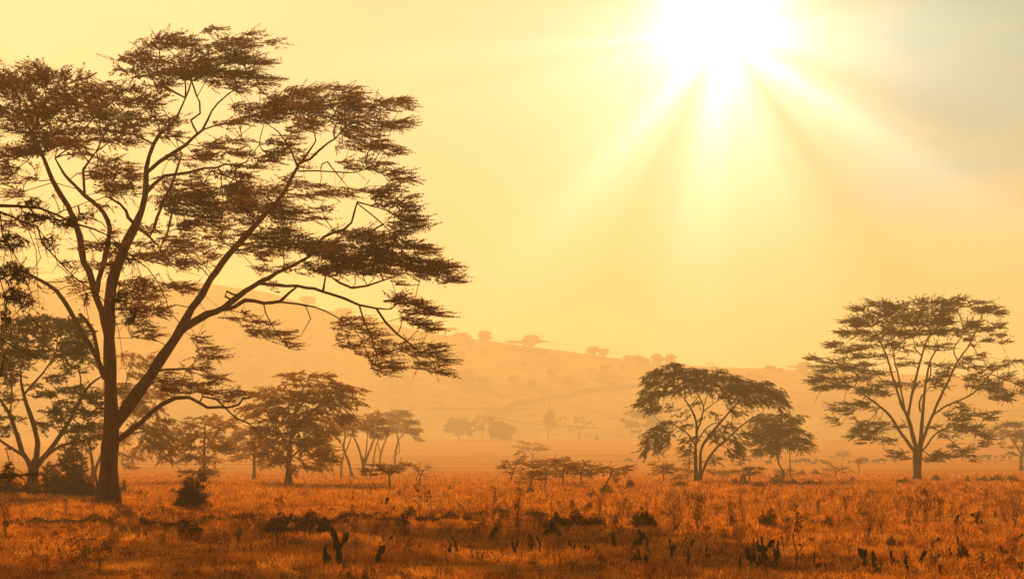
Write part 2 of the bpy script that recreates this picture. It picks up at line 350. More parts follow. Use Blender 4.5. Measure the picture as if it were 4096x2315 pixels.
DENSE = 1.7; LEAVES = []
THORNS = {}
def make_tree(name, label, cat, base, limbs, pads, *, seed=1, space=.42, dens=1.0, L=.55, W=.2, per=26, ll=.085, lw=.035, droop=0., up=.05, crown_depth=.9,
              leaf='leaf', bark='bark', step=.4, rtip=.009, expo=2.4, bf=.5, out=.6, zjit=1.2, group=None, limb_parts=False, flare=1.5, wide=1., leaves=True, flat=.6, sides=5, trunk_n=1, zspread=1., wind=0., fat=1.4, infill=.95):
    """limbs: [(frame, [(x, y, width)...])], first one the trunk from the ground; pads: [(frame, [(x, y, rx, ry[, density])...])]; base: (frame, x, y) or a distance."""
    rng = np.random.default_rng(seed)
    if isinstance(base, (int, float)):
        d0 = float(base); f0, pp = limbs[0]; q = at(f0, pp[0][0], pp[0][1], d0); origin = np.array([q[0], d0, float(gz(q[0], d0))])
    else: origin = ground_at(*base); d0 = origin[1]
    root = empty(name, origin, label, cat, group)
    all2, allo = [], []      # picture-plane points of limbs so far and their depth offsets
    nodes = []; nodes_all = []
    trunk_t = Tubes(); limb_i = 0
    for li, (fr, pl) in enumerate(limbs):
        s = FR[fr][2]/F*d0
        P2 = np.array([at(fr, q[0], q[1], d0) for q in pl]); rr = np.array([q[2]*s/2*wide for q in pl])
        if li == 0:
            P2[0, 2] = float(gz(P2[0, 0], d0))-.15; off0, k = 0., 0.
        elif li < trunk_n: P2[0, 2] = float(gz(P2[0, 0], d0))-.15; off0, k = rng.normal(0, .3), rng.normal(0, .15)
        else:
            A2 = np.vstack(all2); j = np.hypot(A2[:, 0]-P2[0, 0], A2[:, 2]-P2[0, 2]).argmin(); off0 = np.concatenate(allo)[j]
            k = zspread*(.25+.3*rng.random())*(1 if li % 2 else -1)
        start = None
        if li >= trunk_n and li > 0:
            AN = np.vstack(nodes_all); j3 = np.hypot(A2[:, 0]-P2[0, 0], A2[:, 2]-P2[0, 2]).argmin(); start = AN[j3]
        seg = np.concatenate([[0], np.cumsum(np.linalg.norm(np.diff(P2, axis=0), axis=1))])
        off = off0 + k*np.maximum(seg-.3, 0)*np.clip(1.3-seg/40, .3, 1)
        P2[:, 1] += off
        # a point moved in depth keeps its bearing from the viewer's side of the tree
        P2[:, 0] *= P2[:, 1]/d0; P2[:, 2] = EYE+(P2[:, 2]-EYE)*P2[:, 1]/d0
        if li == 0 or li < trunk_n: P2[0, 2] = float(gz(P2[0, 0], P2[0, 1]))-.15
        if start is not None and np.linalg.norm(start-P2[0]) > .04:
            P2 = np.vstack([start, P2]); rr = np.concatenate([[rr[0]], rr])
        p, r_ = smooth_path(P2, rr, step)
        r_ = r_*(1+.07*np.sin(np.arange(len(r_))*1.7+li)+rng.normal(0, .035, len(r_)))
        if li > 0 and li >= trunk_n: p[1:-1] += rng.normal(0, .25, (len(p)-2, 3))*np.minimum(r_[1:-1, None], .06)
        elif flare > 1:
            h = np.maximum(p[:, 2]-origin[2], 0); r_ = r_*(1+(flare-1)*np.exp(-h/(rr[0]*1.3)))
        if limb_parts and li > 0:
            T = Tubes(); T.add(p, r_, 8, True); T.build('limb', M[bark], root, origin)
        else: trunk_t.add(p, r_, 10 if li == 0 else sides+1, True)
        pd = p.copy(); kk = d0/pd[:, 1]
        all2.append(np.column_stack([pd[:, 0]*kk, np.full(len(pd), d0), EYE+(pd[:, 2]-EYE)*kk])); allo.append(pd[:, 1]-d0)
        skip = int(len(p)*.35) if li == 0 else 1
        nodes_all.append(p); nodes.append(p[skip:])
    trunk_t.build('trunk', M[bark], root, origin)
    base_nodes = np.vstack(nodes); A2 = np.vstack(all2); AO = np.concatenate(allo)
    att = []; cx_all = origin[0]
    for fr, pl in [(a, b) for a, b in pads]+[(a, [(q[0]+rng.normal(0, .8)*q[2], q[1]+rng.normal(0, 1.7)*q[3]*(1 if droop < .3 else .5), q[2]*.55, q[3]*.8, infill*(q[4] if len(q) > 4 else 1)) for q in b for _ in range(2)]) for a, b in pads]:
        s = FR[fr][2]/F*d0
        for q in pl:
            x, y, rx, ry = q[:4]; dn = q[4] if len(q) > 4 else 1.
            c = at(fr, x, y, d0); j = np.argsort(np.hypot(A2[:, 0]-c[0], A2[:, 2]-c[2]))[:4].min(); off = AO[j]+rng.normal(0, zjit)
            rx, ry = rx*s*1.06, ry*s*fat; nn = max(2, int(DENSE*dens*dn*(np.pi*rx*ry*.75+rx*.25)/(space*space)*2.2+rng.random()))
            u = rng.normal(0, 1, (nn, 3)); u /= np.linalg.norm(u, axis=1, keepdims=True); u *= rng.uniform(.1, 1, (nn, 1))**(1/2.2)
            pts = c+u*[rx*.88, max(rx*crown_depth, .4), ry*.85]; pts[:, 1] += off
            kk = pts[:, 1]/d0; pts[:, 0] *= kk; pts[:, 2] = EYE+(pts[:, 2]-EYE)*kk
            att.append(pts)
    att = np.vstack(att)
    att = att[att[:, 2] > gz(att[:, 0], att[:, 1])+.05]
    pos, par, order = grow(base_nodes, att, bf)
    tb = Tubes(); n0 = len(base_nodes)
    wood(tb, pos, par, order, n0, rtip, expo, rng, 4, rmax=.22*wide)
    if leaves:
        P_ = pos[n0:]; dr = P_-pos[par[n0:]]; dr /= np.linalg.norm(dr, axis=1, keepdims=True)+1e-6
        rad = P_-origin; rad[:, 2] = 0; R_ = np.linalg.norm(rad, axis=1, keepdims=True); rad = rad/(R_+.3)
        dd = dr*.5+rad*out+rng.normal(0, .5, dr.shape)*[1, 1, .6]; dd[:, 0] += wind; dd[:, 2] = dd[:, 2]*.55+up
        dd[:, 2] -= droop*np.clip(R_[:, 0]/max(R_.max(), .1)+.25, 0, 1.1)
        dd /= np.linalg.norm(dd, axis=1, keepdims=True)
        per = int(per*1.5); LEAVES.append(len(P_)*per)
        v, f = sprays(P_, dd, L, W, per, ll*1.35, lw*1.5, rng, flat)
        tw = rng.uniform(.7, 1.25, (len(P_), 1))*L; a_ = P_-dd*.03; m_ = P_+dd*tw*.6+rng.normal(0, .04, P_.shape); e_ = P_+dd*tw*1.05+rng.normal(0, .08, P_.shape)
        for i_ in range(len(P_)): tb.add([a_[i_], m_[i_], e_[i_]], [rtip*.8, rtip*.6, rtip*.25], 3)
        mesh_obj('crown', v-origin, f, M[leaf], root, smooth=False)
    if name == 'thorn_tree':
        th = Tubes(); q0 = pos[n0:]; q1 = pos[par[n0:]]
        for i_ in range(len(q0)):
            for _ in range(7):
                a_ = q0[i_]+(q1[i_]-q0[i_])*rng.random(); u_ = rng.normal(0, 1, 3); u_ /= np.linalg.norm(u_); L_ = rng.uniform(.03, .085)
                th.add([a_, a_+u_*L_], [.0032, .0008], 3)
        th.build('thorns', M[bark], root, origin)
    tb.build('branches', M[bark], root, origin)
    return root

# ------------------------------------------------------------------ ground, hill, tracks
def sheet(name, xs, ys, zf, material):
    X, Y = np.meshgrid(xs, ys); Z = zf(X, Y); nx, ny = len(xs), len(ys)
    i = np.arange(ny-1)[:, None]*nx+np.arange(nx-1)[None]
    return mesh_obj(name, np.stack([X, Y, Z], -1).reshape(-1, 3), np.stack([i, i+1, i+nx+1, i+nx], -1).reshape(-1, 4), material)
xs = np.unique(np.concatenate([np.linspace(-1300, -70, 60), np.linspace(-70, 70, 351), np.linspace(70, 1300, 60)]))
ys = np.unique(np.concatenate([np.linspace(-300, 15, 20), np.linspace(15, 120, 330), np.linspace(120, 800, 190), np.linspace(800, 1700, 14)]))
tag(sheet('ground', xs, ys, gz, M['ground']), 'flat dry orange grassland plain dipping towards the hill', kind='structure')
RIDGE = 1100.
_hx = np.array([-2600, -1500, 200, 500, 860, 900, 1080, 1209, 1380, 1518, 1730, 1910, 2180, 2320, 2480, 2670, 2800, 3020, 3200, 3400, 3700, 4090, 4600, 6500])
_hy = np.array([1150, 1120, 1118, 1120, 1128, 1136, 1165, 1205, 1250, 1275, 1328, 1352, 1388, 1405, 1424, 1446, 1454, 1466, 1476, 1480, 1492, 1506, 1520, 1560])
def ridge(x):
    sx = CX+x/RIDGE*F; return EYE-(np.interp(sx, _hx, _hy)+7-HY)/F*RIDGE
def hill_z(X, Y):
    t = np.clip((Y-725)/(RIDGE-725), 0, 1); k = np.where(Y > RIDGE, 1-np.minimum((Y-RIDGE)/420, 1)**2*.7, t*t*(3-2*t)*.35+t**1.25*.65)
    top = ridge(X*RIDGE/np.maximum(Y, 725)*.5+X*.5)+6
    n = 2.*np.sin(X*.025+Y*.013)*np.sin(Y*.019-X*.006)+.9*np.sin(X*.08+1)*np.sin(Y*.05)
    return -8+(top+2)*k+n*np.minimum(t*4, 1)*np.where(Y > RIDGE-30, .25, 1)
tag(sheet('hill', np.linspace(-1300, 1300, 300), np.linspace(722, 1640, 200), hill_z, M['hill']), 'long pale grassy hill falling to the right in the haze', kind='structure')
def hill_hit(sx, sy):
    """The spot on the hill seen on that row and column."""
    for y in np.arange(730, RIDGE+1, 2.):
        x = (sx-CX)/F*y; z = EYE-(sy-HY)/F*y
        if hill_z(np.array(x), np.array(y)) >= z: return np.array([x, y, float(hill_z(np.array(x), np.array(y)))])
    x = (sx-CX)/F*RIDGE; return np.array([x, RIDGE, float(hill_z(np.array(x), np.array(RIDGE)))])
def track(pts, w, label):
    P_ = np.array([hill_hit(*q) for q in pts]); P_, _ = smooth_path(P_, np.ones(len(P_)), 4.); v = []
    for i, p in enumerate(P_):
        t = P_[min(i+1, len(P_)-1)]-P_[max(i-1, 0)]; s = np.array([-t[1], t[0], 0]); s /= np.linalg.norm(s)+1e-6
        for k in (-.5, 0, .5):
            q = p+s*k*w*(1+.3*math.sin(i*.7)); q[2] = float(hill_z(q[0], q[1]))+.35; v.append(q)
    i = np.arange(len(P_)-1)[:, None]*3+np.arange(2)[None]
    o = mesh_obj('path', v, np.stack([i, i+1, i+4, i+3], -1).reshape(-1, 4), M['track']); tag(o, label, 'path', kind='structure')
track([(1940, 1668), (2060, 1622), (2160, 1598), (2330, 1570), (2480, 1550), (2620, 1530)], 8, 'broad worn track climbing the hill to the right')
track([(1700, 1642), (1900, 1640), (2120, 1636)], 5, 'faint level track low on the hillside')
track([(1960, 1670), (2080, 1690), (2200, 1706), (2400, 1716)], 3, 'narrow faint track curving down to the foot of the hill')

# ------------------------------------------------------------------ the big acacia
make_tree('acacia_tree', 'tallest acacia, thick trunk forking low with a long limb reaching right over the plain', 'tree', ('C', 630, 1328), [
 ('C', [(630, 1330, 118), (633, 1200, 104), (636, 1050, 100), (646, 930, 98), (648, 800, 80), (645, 700, 72), (640, 500, 70), (634, 300, 68), (640, 150, 66), (655, 30, 64), (700, -100, 58), (745, -205, 54), (790, -290, 47), (825, -376, 40), (845, -456, 34), (850, -530, 31), (852, -620, 28), (868, -690, 25), (895, -762, 22), (930, -820, 19), (985, -860, 16), (1030, -920, 12), (1080, -1030, 8)]),
 ('C', [(650, 880, 82), (720, 800, 80), (800, 690, 74), (880, 580, 70), (950, 470, 64), (1020, 370, 58), (1080, 260, 50), (1120, 190, 47), (1180, 110, 43), (1225, 20, 41), (1290, -65, 40), (1360, -150, 39), (1440, -240, 37), (1520, -330, 34), (1600, -410, 29), (1660, -490, 26), (1705, -580, 23), (1740, -640, 18), (1790, -710, 13), (1840, -780, 8)]),
 ('C', [(1030, 350, 48), (1130, 270, 45), (1210, 230, 42), (1300, 190, 38), (1360, 150, 34), (1430, 90, 31), (1520, 40, 28), (1610, -10, 24), (1710, -60, 19), (1800, -110, 14), (1890, -150, 9)]),
 ('C', [(645, 965, 40), (690, 955, 36), (740, 918, 34), (820, 860, 31), (880, 800, 29), (940, 750, 27), (1020, 715, 24), (1100, 710, 22), (1160, 740, 20), (1210, 770, 18), (1330, 770, 15), (1390, 750, 14), (1415, 715, 12), (1456, 716, 9), (1510, 690, 5)]),
 ('C', [(1180, 705, 12), (1260, 720, 12), (1310, 770, 11), (1380, 835, 10), (1440, 860, 9), (1500, 905, 5)]),
 ('C', [(605, 590, 36), (560, 470, 33), (500, 370, 31), (440, 260, 29), (380, 160, 27), (330, 90, 25), (230, 25, 20), (120, -30, 14), (20, -50, 8)]),
 ('C', [(625, 340, 44), (590, 210, 42), (560, 120, 40), (520, -20, 38), (490, -70, 37), (465, -225, 36), (440, -305, 34), (400, -400, 31), (350, -475, 28), (310, -555, 25), (265, -665, 22), (220, -775, 16), (180, -825, 10)]),
 ('C', [(560, 90, 30), (600, -60, 30), (640, -270, 28), (580, -390, 27), (490, -465, 25), (400, -555, 18), (350, -625, 15), (320, -680, 9)]),
 ('C', [(495, -460, 18), (490, -555, 17), (485, -610, 15), (520, -660, 12), (560, -720, 7)]),
 ('A', [(850, 862, 25), (930, 800, 24), (1000, 750, 22), (1080, 700, 20), (1130, 650, 18), (1180, 615, 15), (1210, 545, 12), (1265, 460, 10), (1330, 400, 8), (1440, 340, 5)]),
 ('A', [(1150, 630, 13), (1128, 590, 13), (1112, 555, 12), (1165, 515, 12), (1163, 450, 10), (1148, 420, 6)]),
 ('A', [(1180, 612, 10), (1240, 590, 10), (1320, 575, 9), (1380, 548, 7), (1430, 540, 5)]),
 ('A', [(842, 990, 22), (900, 922, 21), (960, 880, 19), (1020, 873, 18), (1100, 862, 15), (1190, 835, 14), (1270, 828, 12), (1310, 810, 11), (1380, 815, 10), (1430, 800, 9), (1465, 755, 6), (1510, 700, 4)]),
 ('A', [(745, 1120, 20), (735, 1085, 18), (700, 1040, 16), (655, 1015, 12), (620, 1000, 7)]),
 ('A', [(870, 1230, 20), (915, 1130, 18), (945, 1040, 16), (1000, 930, 14), (1035, 830, 12), (1060, 750, 7)]),
 ('A', [(930, 1300, 14), (975, 1200, 13), (1010, 1080, 12), (1060, 990, 6)]),
 ('B', [(425, 830, 18), (390, 745, 12), (350, 675, 10), (310, 620, 9), (250, 580, 6), (200, 550, 4)]),
 ('B', [(440, 800, 16), (500, 780, 16), (545, 730, 15), (600, 690, 13), (640, 665, 10), (700, 600, 6)]),
 ('B', [(430, 852, 11), (520, 850, 10), (640, 856, 9), (750, 860, 8), (840, 835, 5)]),
 ('B', [(560, 850, 9), (558, 835, 9), (568, 810, 9), (595, 795, 9), (625, 835, 8), (680, 900, 7), (715, 945, 4)]),
 ('B', [(480, 1345, 16), (580, 1230, 16), (690, 1190, 15), (738, 1150, 13), (755, 1090, 12), (770, 1030, 11), (850, 1050, 8), (950, 1085, 4)]),
 ('B', [(765, 1035, 8), (850, 1100, 8), (920, 1160, 7), (990, 1230, 4)]),
 ('E', [(0, 345, 24), (50, 330, 24), (120, 292, 23), (170, 300, 22), (230, 312, 21), (320, 295, 19), (370, 250, 16), (430, 205, 10)]),
 ('E', [(230, 312, 12), (330, 302, 12), (430, 315, 11), (520, 330, 10), (590, 355, 9), (680, 405, 7), (740, 440, 4)]),
 ('E', [(210, 200, 19), (300, 203, 19), (420, 208, 18), (520, 226, 17), (620, 258, 16), (690, 282, 15), (780, 320, 13), (880, 338, 12), (960, 345, 6)]),
 ('E', [(880, 338, 13), (940, 420, 13), (1000, 490, 12), (1060, 530, 11), (1130, 590, 9), (1210, 650, 5)]),
 ('E', [(785, 325, 11), (810, 420, 10), (850, 500, 9), (880, 590, 7), (900, 680, 4)]),
 ('E', [(590, 135, 15), (660, 190, 15), (740, 222, 14), (830, 207, 12), (920, 177, 10), (1030, 140, 5)]),
 ('E', [(225, 310, 9), (235, 360, 8), (265, 420, 7), (300, 480, 6), (370, 555, 4)]),
 ('E', [(470, 330, 7), (500, 400, 6), (470, 450, 5), (440, 500, 3)]),
 ('E', [(0, 270, 13), (10, 240, 13), (45, 255, 12), (70, 260, 12)]),
 ('C', [(925, 555, 14), (980, 548, 13), (1088, 545, 12)]),
 ('C', [(575, 500, 26), (545, 330, 23), (500, 265, 22), (463, 225, 20)]),
 ('C', [(620, 775, 14), (565, 772, 13), (540, 800, 11), (505, 835, 5)]),
 ('C', [(585, 1320, 26), (572, 1250, 20), (558, 1160, 8)]),
], [
 ('A', [(880, 120, 160, 20), (1040, 125, 60, 16), (1200, 130, 150, 26), (1370, 100, 90, 20), (750, 205, 120, 13), (950, 215, 160, 34), (1150, 200, 150, 40), (1350, 200, 110, 30), (820, 290, 150, 22), (1000, 285, 150, 30), (1200, 270, 130, 28), (900, 350, 60, 16), (1350, 290, 110, 22),
  (40, 300, 80, 30), (30, 350, 70, 30), (330, 300, 120, 30), (490, 305, 50, 16), (250, 360, 240, 42), (520, 370, 80, 28), (660, 385, 90, 22), (780, 375, 50, 22), (100, 420, 130, 34), (330, 450, 200, 50), (600, 450, 190, 45), (820, 445, 140, 36), (150, 520, 150, 42), (400, 540, 180, 42), (650, 540, 160, 34), (850, 545, 100, 24), (60, 600, 80, 26), (250, 620, 150, 36), (450, 620, 150, 30), (700, 605, 140, 26), (250, 700, 170, 36), (420, 690, 130, 28), (620, 665, 110, 20), (770, 675, 60, 22), (80, 750, 110, 32), (470, 755, 90, 20), (60, 850, 80, 34), (640, 795, 60, 20), (740, 825, 80, 22), (640, 880, 110, 24), (760, 885, 70, 18), (550, 870, 60, 20), (720, 960, 110, 32), (620, 975, 80, 26), (100, 980, 80, 34, .6), (200, 880, 60, 20, .5), (60, 1150, 80, 40, .6),
  (1000, 560, 50, 12), (1010, 640, 70, 16), (950, 610, 40, 14), (1300, 570, 80, 9), (1300, 680, 110, 14), (1200, 700, 70, 16), (1200, 770, 110, 18), (1350, 750, 90, 12), (1010, 780, 70, 12), (1080, 920, 120, 16), (930, 890, 60, 14), (1000, 1000, 150, 20), (1130, 990, 130, 18), (950, 1040, 80, 16), (1300, 870, 140, 20), (1350, 950, 130, 30), (1400, 1050, 130, 40), (1200, 1060, 170, 32), (1050, 1090, 140, 22), (1180, 1150, 150, 30), (1050, 1160, 100, 22), (1220, 1200, 70, 14), (800, 1280, 140, 22), (900, 1330, 120, 20), (680, 1330, 90, 24), (1000, 1250, 90, 22), (1100, 1310, 140, 20), (1000, 1380, 120, 20), (1130, 1390, 80, 16), (550, 1300, 90, 26), (600, 1400, 80, 26), (800, 1180, 60, 16)]),
 ('B', [(620, 370, 100, 14), (520, 380, 80, 18), (740, 400, 90, 11), (400, 400, 80, 20), (300, 440, 100, 24), (600, 430, 150, 24), (450, 435, 90, 22), (240, 490, 160, 38), (420, 490, 150, 32), (620, 480, 150, 32), (800, 470, 130, 20), (970, 450, 100, 10), (1010, 432, 50, 7), (100, 490, 60, 32), (220, 550, 110, 22), (450, 560, 120, 24), (650, 550, 150, 32), (830, 550, 140, 30), (990, 562, 90, 12), (900, 600, 110, 18), (700, 620, 110, 24), (830, 660, 110, 24), (900, 710, 90, 18), (965, 745, 60, 18), (740, 690, 70, 18), (460, 595, 60, 14),
  (60, 85, 120, 16), (60, 200, 130, 22), (190, 215, 90, 10), (120, 300, 160, 16), (260, 310, 60, 8), (90, 375, 70, 15), (40, 345, 60, 14),
  (280, 690, 80, 11), (300, 750, 100, 14), (250, 790, 110, 13), (440, 770, 50, 14), (680, 800, 50, 8), (800, 830, 110, 15), (905, 800, 70, 8), (940, 860, 90, 18), (1030, 893, 80, 14), (950, 930, 60, 14, .6), (500, 935, 110, 12), (420, 995, 110, 18), (570, 980, 60, 11), (780, 970, 100, 14), (880, 972, 70, 14), (920, 1000, 80, 10), (690, 990, 40, 6),
  (100, 980, 120, 24), (250, 960, 120, 22), (60, 1050, 120, 42), (200, 1050, 150, 40), (330, 1080, 110, 28), (440, 1080, 100, 22), (500, 1130, 70, 10), (300, 1135, 90, 15), (100, 1130, 120, 32), (90, 1210, 80, 20), (280, 1200, 110, 24), (380, 1250, 140, 32), (250, 1280, 140, 38), (480, 1280, 120, 32), (100, 1300, 110, 30), (600, 1280, 130, 32), (720, 1230, 80, 24), (820, 1240, 110, 32), (950, 1230, 100, 22), (900, 1290, 150, 28), (1050, 1290, 100, 14), (750, 1310, 130, 28), (600, 1340, 110, 24), (700, 1380, 130, 32), (850, 1370, 120, 32), (1000, 1350, 110, 22), (1130, 1330, 90, 11), (1180, 1380, 100, 13), (1270, 1402, 90, 9), (1120, 1420, 80, 16), (1230, 1435, 90, 11), (800, 1430, 120, 22),
  (960, 1040, 90, 9), (1040, 1060, 80, 7), (1000, 1110, 80, 13), (1080, 1140, 80, 8), (1070, 1182, 90, 8), (980, 1160, 50, 18)]),
 ('E', [(1200, 130, 100, 24), (1300, 180, 80, 9), (1130, 142, 60, 16), (700, 60, 90, 24), (620, 120, 110, 28), (800, 110, 140, 30), (500, 100, 90, 20), (950, 130, 100, 24), (1020, 200, 50, 20, .5), (200, 110, 60, 30, .6), (330, 100, 60, 24, .6), (980, 297, 70, 18), (1060, 308, 80, 18), (1150, 340, 80, 10), (1210, 370, 70, 8), (1080, 368, 70, 13), (1120, 428, 70, 12), (1180, 465, 50, 8), (1050, 410, 50, 12), (1050, 560, 45, 22), (1110, 600, 60, 22), (1200, 612, 70, 14), (1270, 642, 50, 10), (1180, 670, 60, 18), (1240, 715, 45, 10), (840, 480, 40, 26), (880, 560, 42, 30), (930, 600, 55, 20), (860, 640, 34, 30), (950, 655, 40, 14), (890, 705, 34, 14), (990, 700, 26, 10), (700, 420, 60, 18), (640, 450, 24, 14), (660, 510, 24, 30), (730, 550, 40, 22), (765, 605, 28, 14), (760, 450, 50, 14), (90, 370, 42, 10), (30, 400, 34, 7), (180, 420, 42, 10), (160, 470, 50, 14), (230, 500, 40, 18), (290, 480, 30, 14), (335, 525, 40, 18), (375, 565, 30, 8)]),
 ('C', [(760, 200, 100, 22), (860, 60, 100, 22), (1000, 60, 110, 18), (1085, 90, 70, 10), (820, 130, 80, 16), (900, 190, 80, 20), (830, 310, 70, 28), (800, 250, 80, 26), (900, 345, 60, 14), (760, 50, 80, 24), (1150, 370, 50, 11), (1190, 430, 45, 15), (1235, 490, 40, 8), (1150, 480, 50, 18), (1120, 550, 50, 15), (1200, 590, 45, 15), (1230, 630, 50, 13), (1100, 640, 90, 18), (1000, 630, 70, 20), (980, 670, 70, 18), (1130, 680, 90, 11), (1300, 690, 90, 12), (1370, 690, 45, 7), (1310, 735, 50, 10), (940, 630, 45, 24), (440, 60, 50, 20, .5), (500, 30, 60, 20, .5)]),
], seed=4, space=.40, dens=1.75, L=.66, W=.12, per=27, ll=.060, lw=.025, out=.9, up=.03, flat=.5, limb_parts=True, wind=.12, crown_depth=1.3, rtip=.0075, flare=1.45, zjit=1.6, zspread=1.2)

# ------------------------------------------------------------------ the flat-topped trees at the right
make_tree('acacia_tree', 'wide dark acacia at the right whose fan of limbs rises from one short straight trunk', 'tree', ('I', 765, 1252), [
 ('I', [(765, 1254, 54), (765, 1150, 54), (767, 1060, 60), (785, 1020, 34), (790, 950, 26), (800, 820, 21), (810, 700, 17), (825, 590, 14), (850, 470, 11), (900, 390, 6)]),
 ('I', [(755, 1075, 26), (740, 1050, 24), (690, 980, 21), (640, 910, 19), (590, 830, 17), (500, 750, 14), (430, 700, 11), (360, 645, 6)]),
 ('I', [(765, 1065, 30), (752, 1020, 28), (735, 950, 26), (705, 840, 23), (660, 750, 18), (630, 650, 15), (600, 560, 13), (570, 450, 11), (520, 340, 8), (470, 250, 5)]),
 ('I', [(705, 835, 18), (735, 670, 17), (765, 550, 15), (795, 440, 13), (830, 340, 9), (890, 280, 5)]),
 ('I', [(690, 810, 14), (665, 690, 12), (640, 560, 10), (610, 430, 8), (600, 330, 5)]),
 ('I', [(788, 1010, 24), (800, 980, 23), (850, 860, 20), (900, 740, 18), (950, 640, 16), (1000, 530, 14), (1030, 470, 12), (1090, 390, 10), (1130, 310, 8), (1180, 200, 5)]),
 ('I', [(1025, 465, 9), (1000, 395, 8), (1050, 320, 7), (1062, 240, 4)]),
 ('I', [(870, 820, 14), (960, 760, 13), (1050, 725, 12), (1130, 680, 11), (1210, 590, 9), (1260, 540, 8), (1350, 490, 7), (1440, 465, 5)]),
 ('I', [(1240, 560, 8), (1350, 600, 9), (1456, 650, 6), (1560, 700, 4)]),
 ('I', [(800, 1050, 14), (830, 1020, 13), (870, 960, 12), (950, 910, 10), (1050, 900, 8), (1150, 930, 5)]),
 ('I', [(900, 930, 8), (960, 970, 7), (1010, 1010, 6), (1060, 1060, 4)]),
 ('I', [(795, 440, 9), (755, 400, 8), (740, 330, 5)]),
 ('I', [(815, 640, 10), (850, 560, 9), (852, 470, 8), (900, 390, 6), (960, 370, 4)]),
 ('I', [(785, 800, 13), (780, 740, 12), (800, 690, 11)]),
], [
 ('I', [(1040, 65, 60, 10), (390, 140, 70, 18), (520, 115, 60, 14), (640, 130, 65, 20), (770, 100, 85, 18), (880, 95, 75, 15), (960, 100, 45, 16), (1060, 110, 75, 16), (1180, 95, 45, 9), (1240, 130, 75, 16), (1280, 168, 45, 14), (1180, 150, 75, 20), (620, 180, 140, 24), (800, 160, 150, 32), (960, 150, 80, 24), (450, 190, 80, 24), (700, 210, 140, 28), (880, 220, 115, 28), (335, 225, 70, 10), (430, 240, 70, 16), (560, 230, 80, 20), (310, 290, 80, 12), (430, 300, 80, 20), (600, 290, 110, 24), (760, 290, 120, 24), (900, 290, 75, 20), (1000, 280, 60, 12), (1110, 240, 75, 24), (1200, 270, 75, 16), (1300, 250, 60, 14), (1280, 310, 70, 12), (1330, 345, 36, 7), (1230, 340, 50, 9), (1100, 330, 50, 15), (250, 360, 60, 10), (380, 390, 80, 16), (300, 415, 60, 10), (540, 380, 90, 14), (660, 370, 80, 16), (830, 380, 70, 12), (960, 390, 50, 12), (450, 440, 80, 14), (580, 440, 50, 10), (120, 465, 42, 7), (240, 480, 80, 14), (330, 520, 90, 20), (440, 500, 80, 16), (200, 540, 70, 16), (130, 590, 70, 14), (260, 600, 110, 20), (400, 590, 90, 20), (180, 650, 80, 10), (300, 640, 90, 16), (500, 550, 80, 14), (420, 660, 70, 14), (520, 640, 60, 14), (560, 690, 70, 12), (700, 500, 60, 10), (740, 640, 60, 12), (880, 500, 50, 11), (960, 500, 50, 10), (930, 560, 80, 16), (870, 600, 50, 14), (1120, 460, 70, 14), (1180, 435, 40, 10), (1100, 520, 60, 12), (1150, 570, 70, 14), (1240, 520, 45, 16), (1330, 580, 50, 24), (1400, 480, 50, 9), (1430, 620, 36, 16), (1250, 610, 70, 16), (1200, 640, 80, 16), (1290, 670, 60, 16), (1340, 720, 45, 16), (1250, 710, 50, 14), (1120, 640, 50, 12), (1500, 560, 40, 20), (1520, 650, 60, 20), (1480, 700, 40, 14), (300, 750, 50, 10), (280, 790, 60, 14), (230, 850, 36, 15), (330, 820, 36, 10), (420, 740, 60, 15), (460, 770, 40, 14), (640, 620, 40, 10), (900, 640, 70, 16), (1050, 770, 50, 12), (1150, 820, 70, 16), (1210, 850, 45, 11), (1040, 850, 60, 16), (960, 820, 40, 16), (440, 880, 70, 18), (400, 930, 70, 18), (500, 930, 60, 20), (340, 960, 36, 6), (470, 980, 45, 11), (560, 880, 42, 11), (660, 900, 42, 11), (600, 990, 50, 8), (880, 900, 35, 9), (1000, 890, 70, 12), (1080, 920, 80, 20), (1170, 950, 70, 24), (1220, 980, 36, 15), (930, 960, 50, 12), (980, 1020, 42, 15), (1060, 1060, 50, 9), (900, 1080, 70, 20), (860, 1110, 50, 16), (690, 1100, 60, 12), (660, 1070, 42, 8), (1100, 1090, 42, 8)]),
], seed=7, flat=.5, space=.5, dens=1.7, L=.85, W=.15, per=23, ll=.095, lw=.04, out=.8, up=.05, crown_depth=1.1, leaf='leaf_far', rtip=.011, zjit=1.5, flare=1.15)

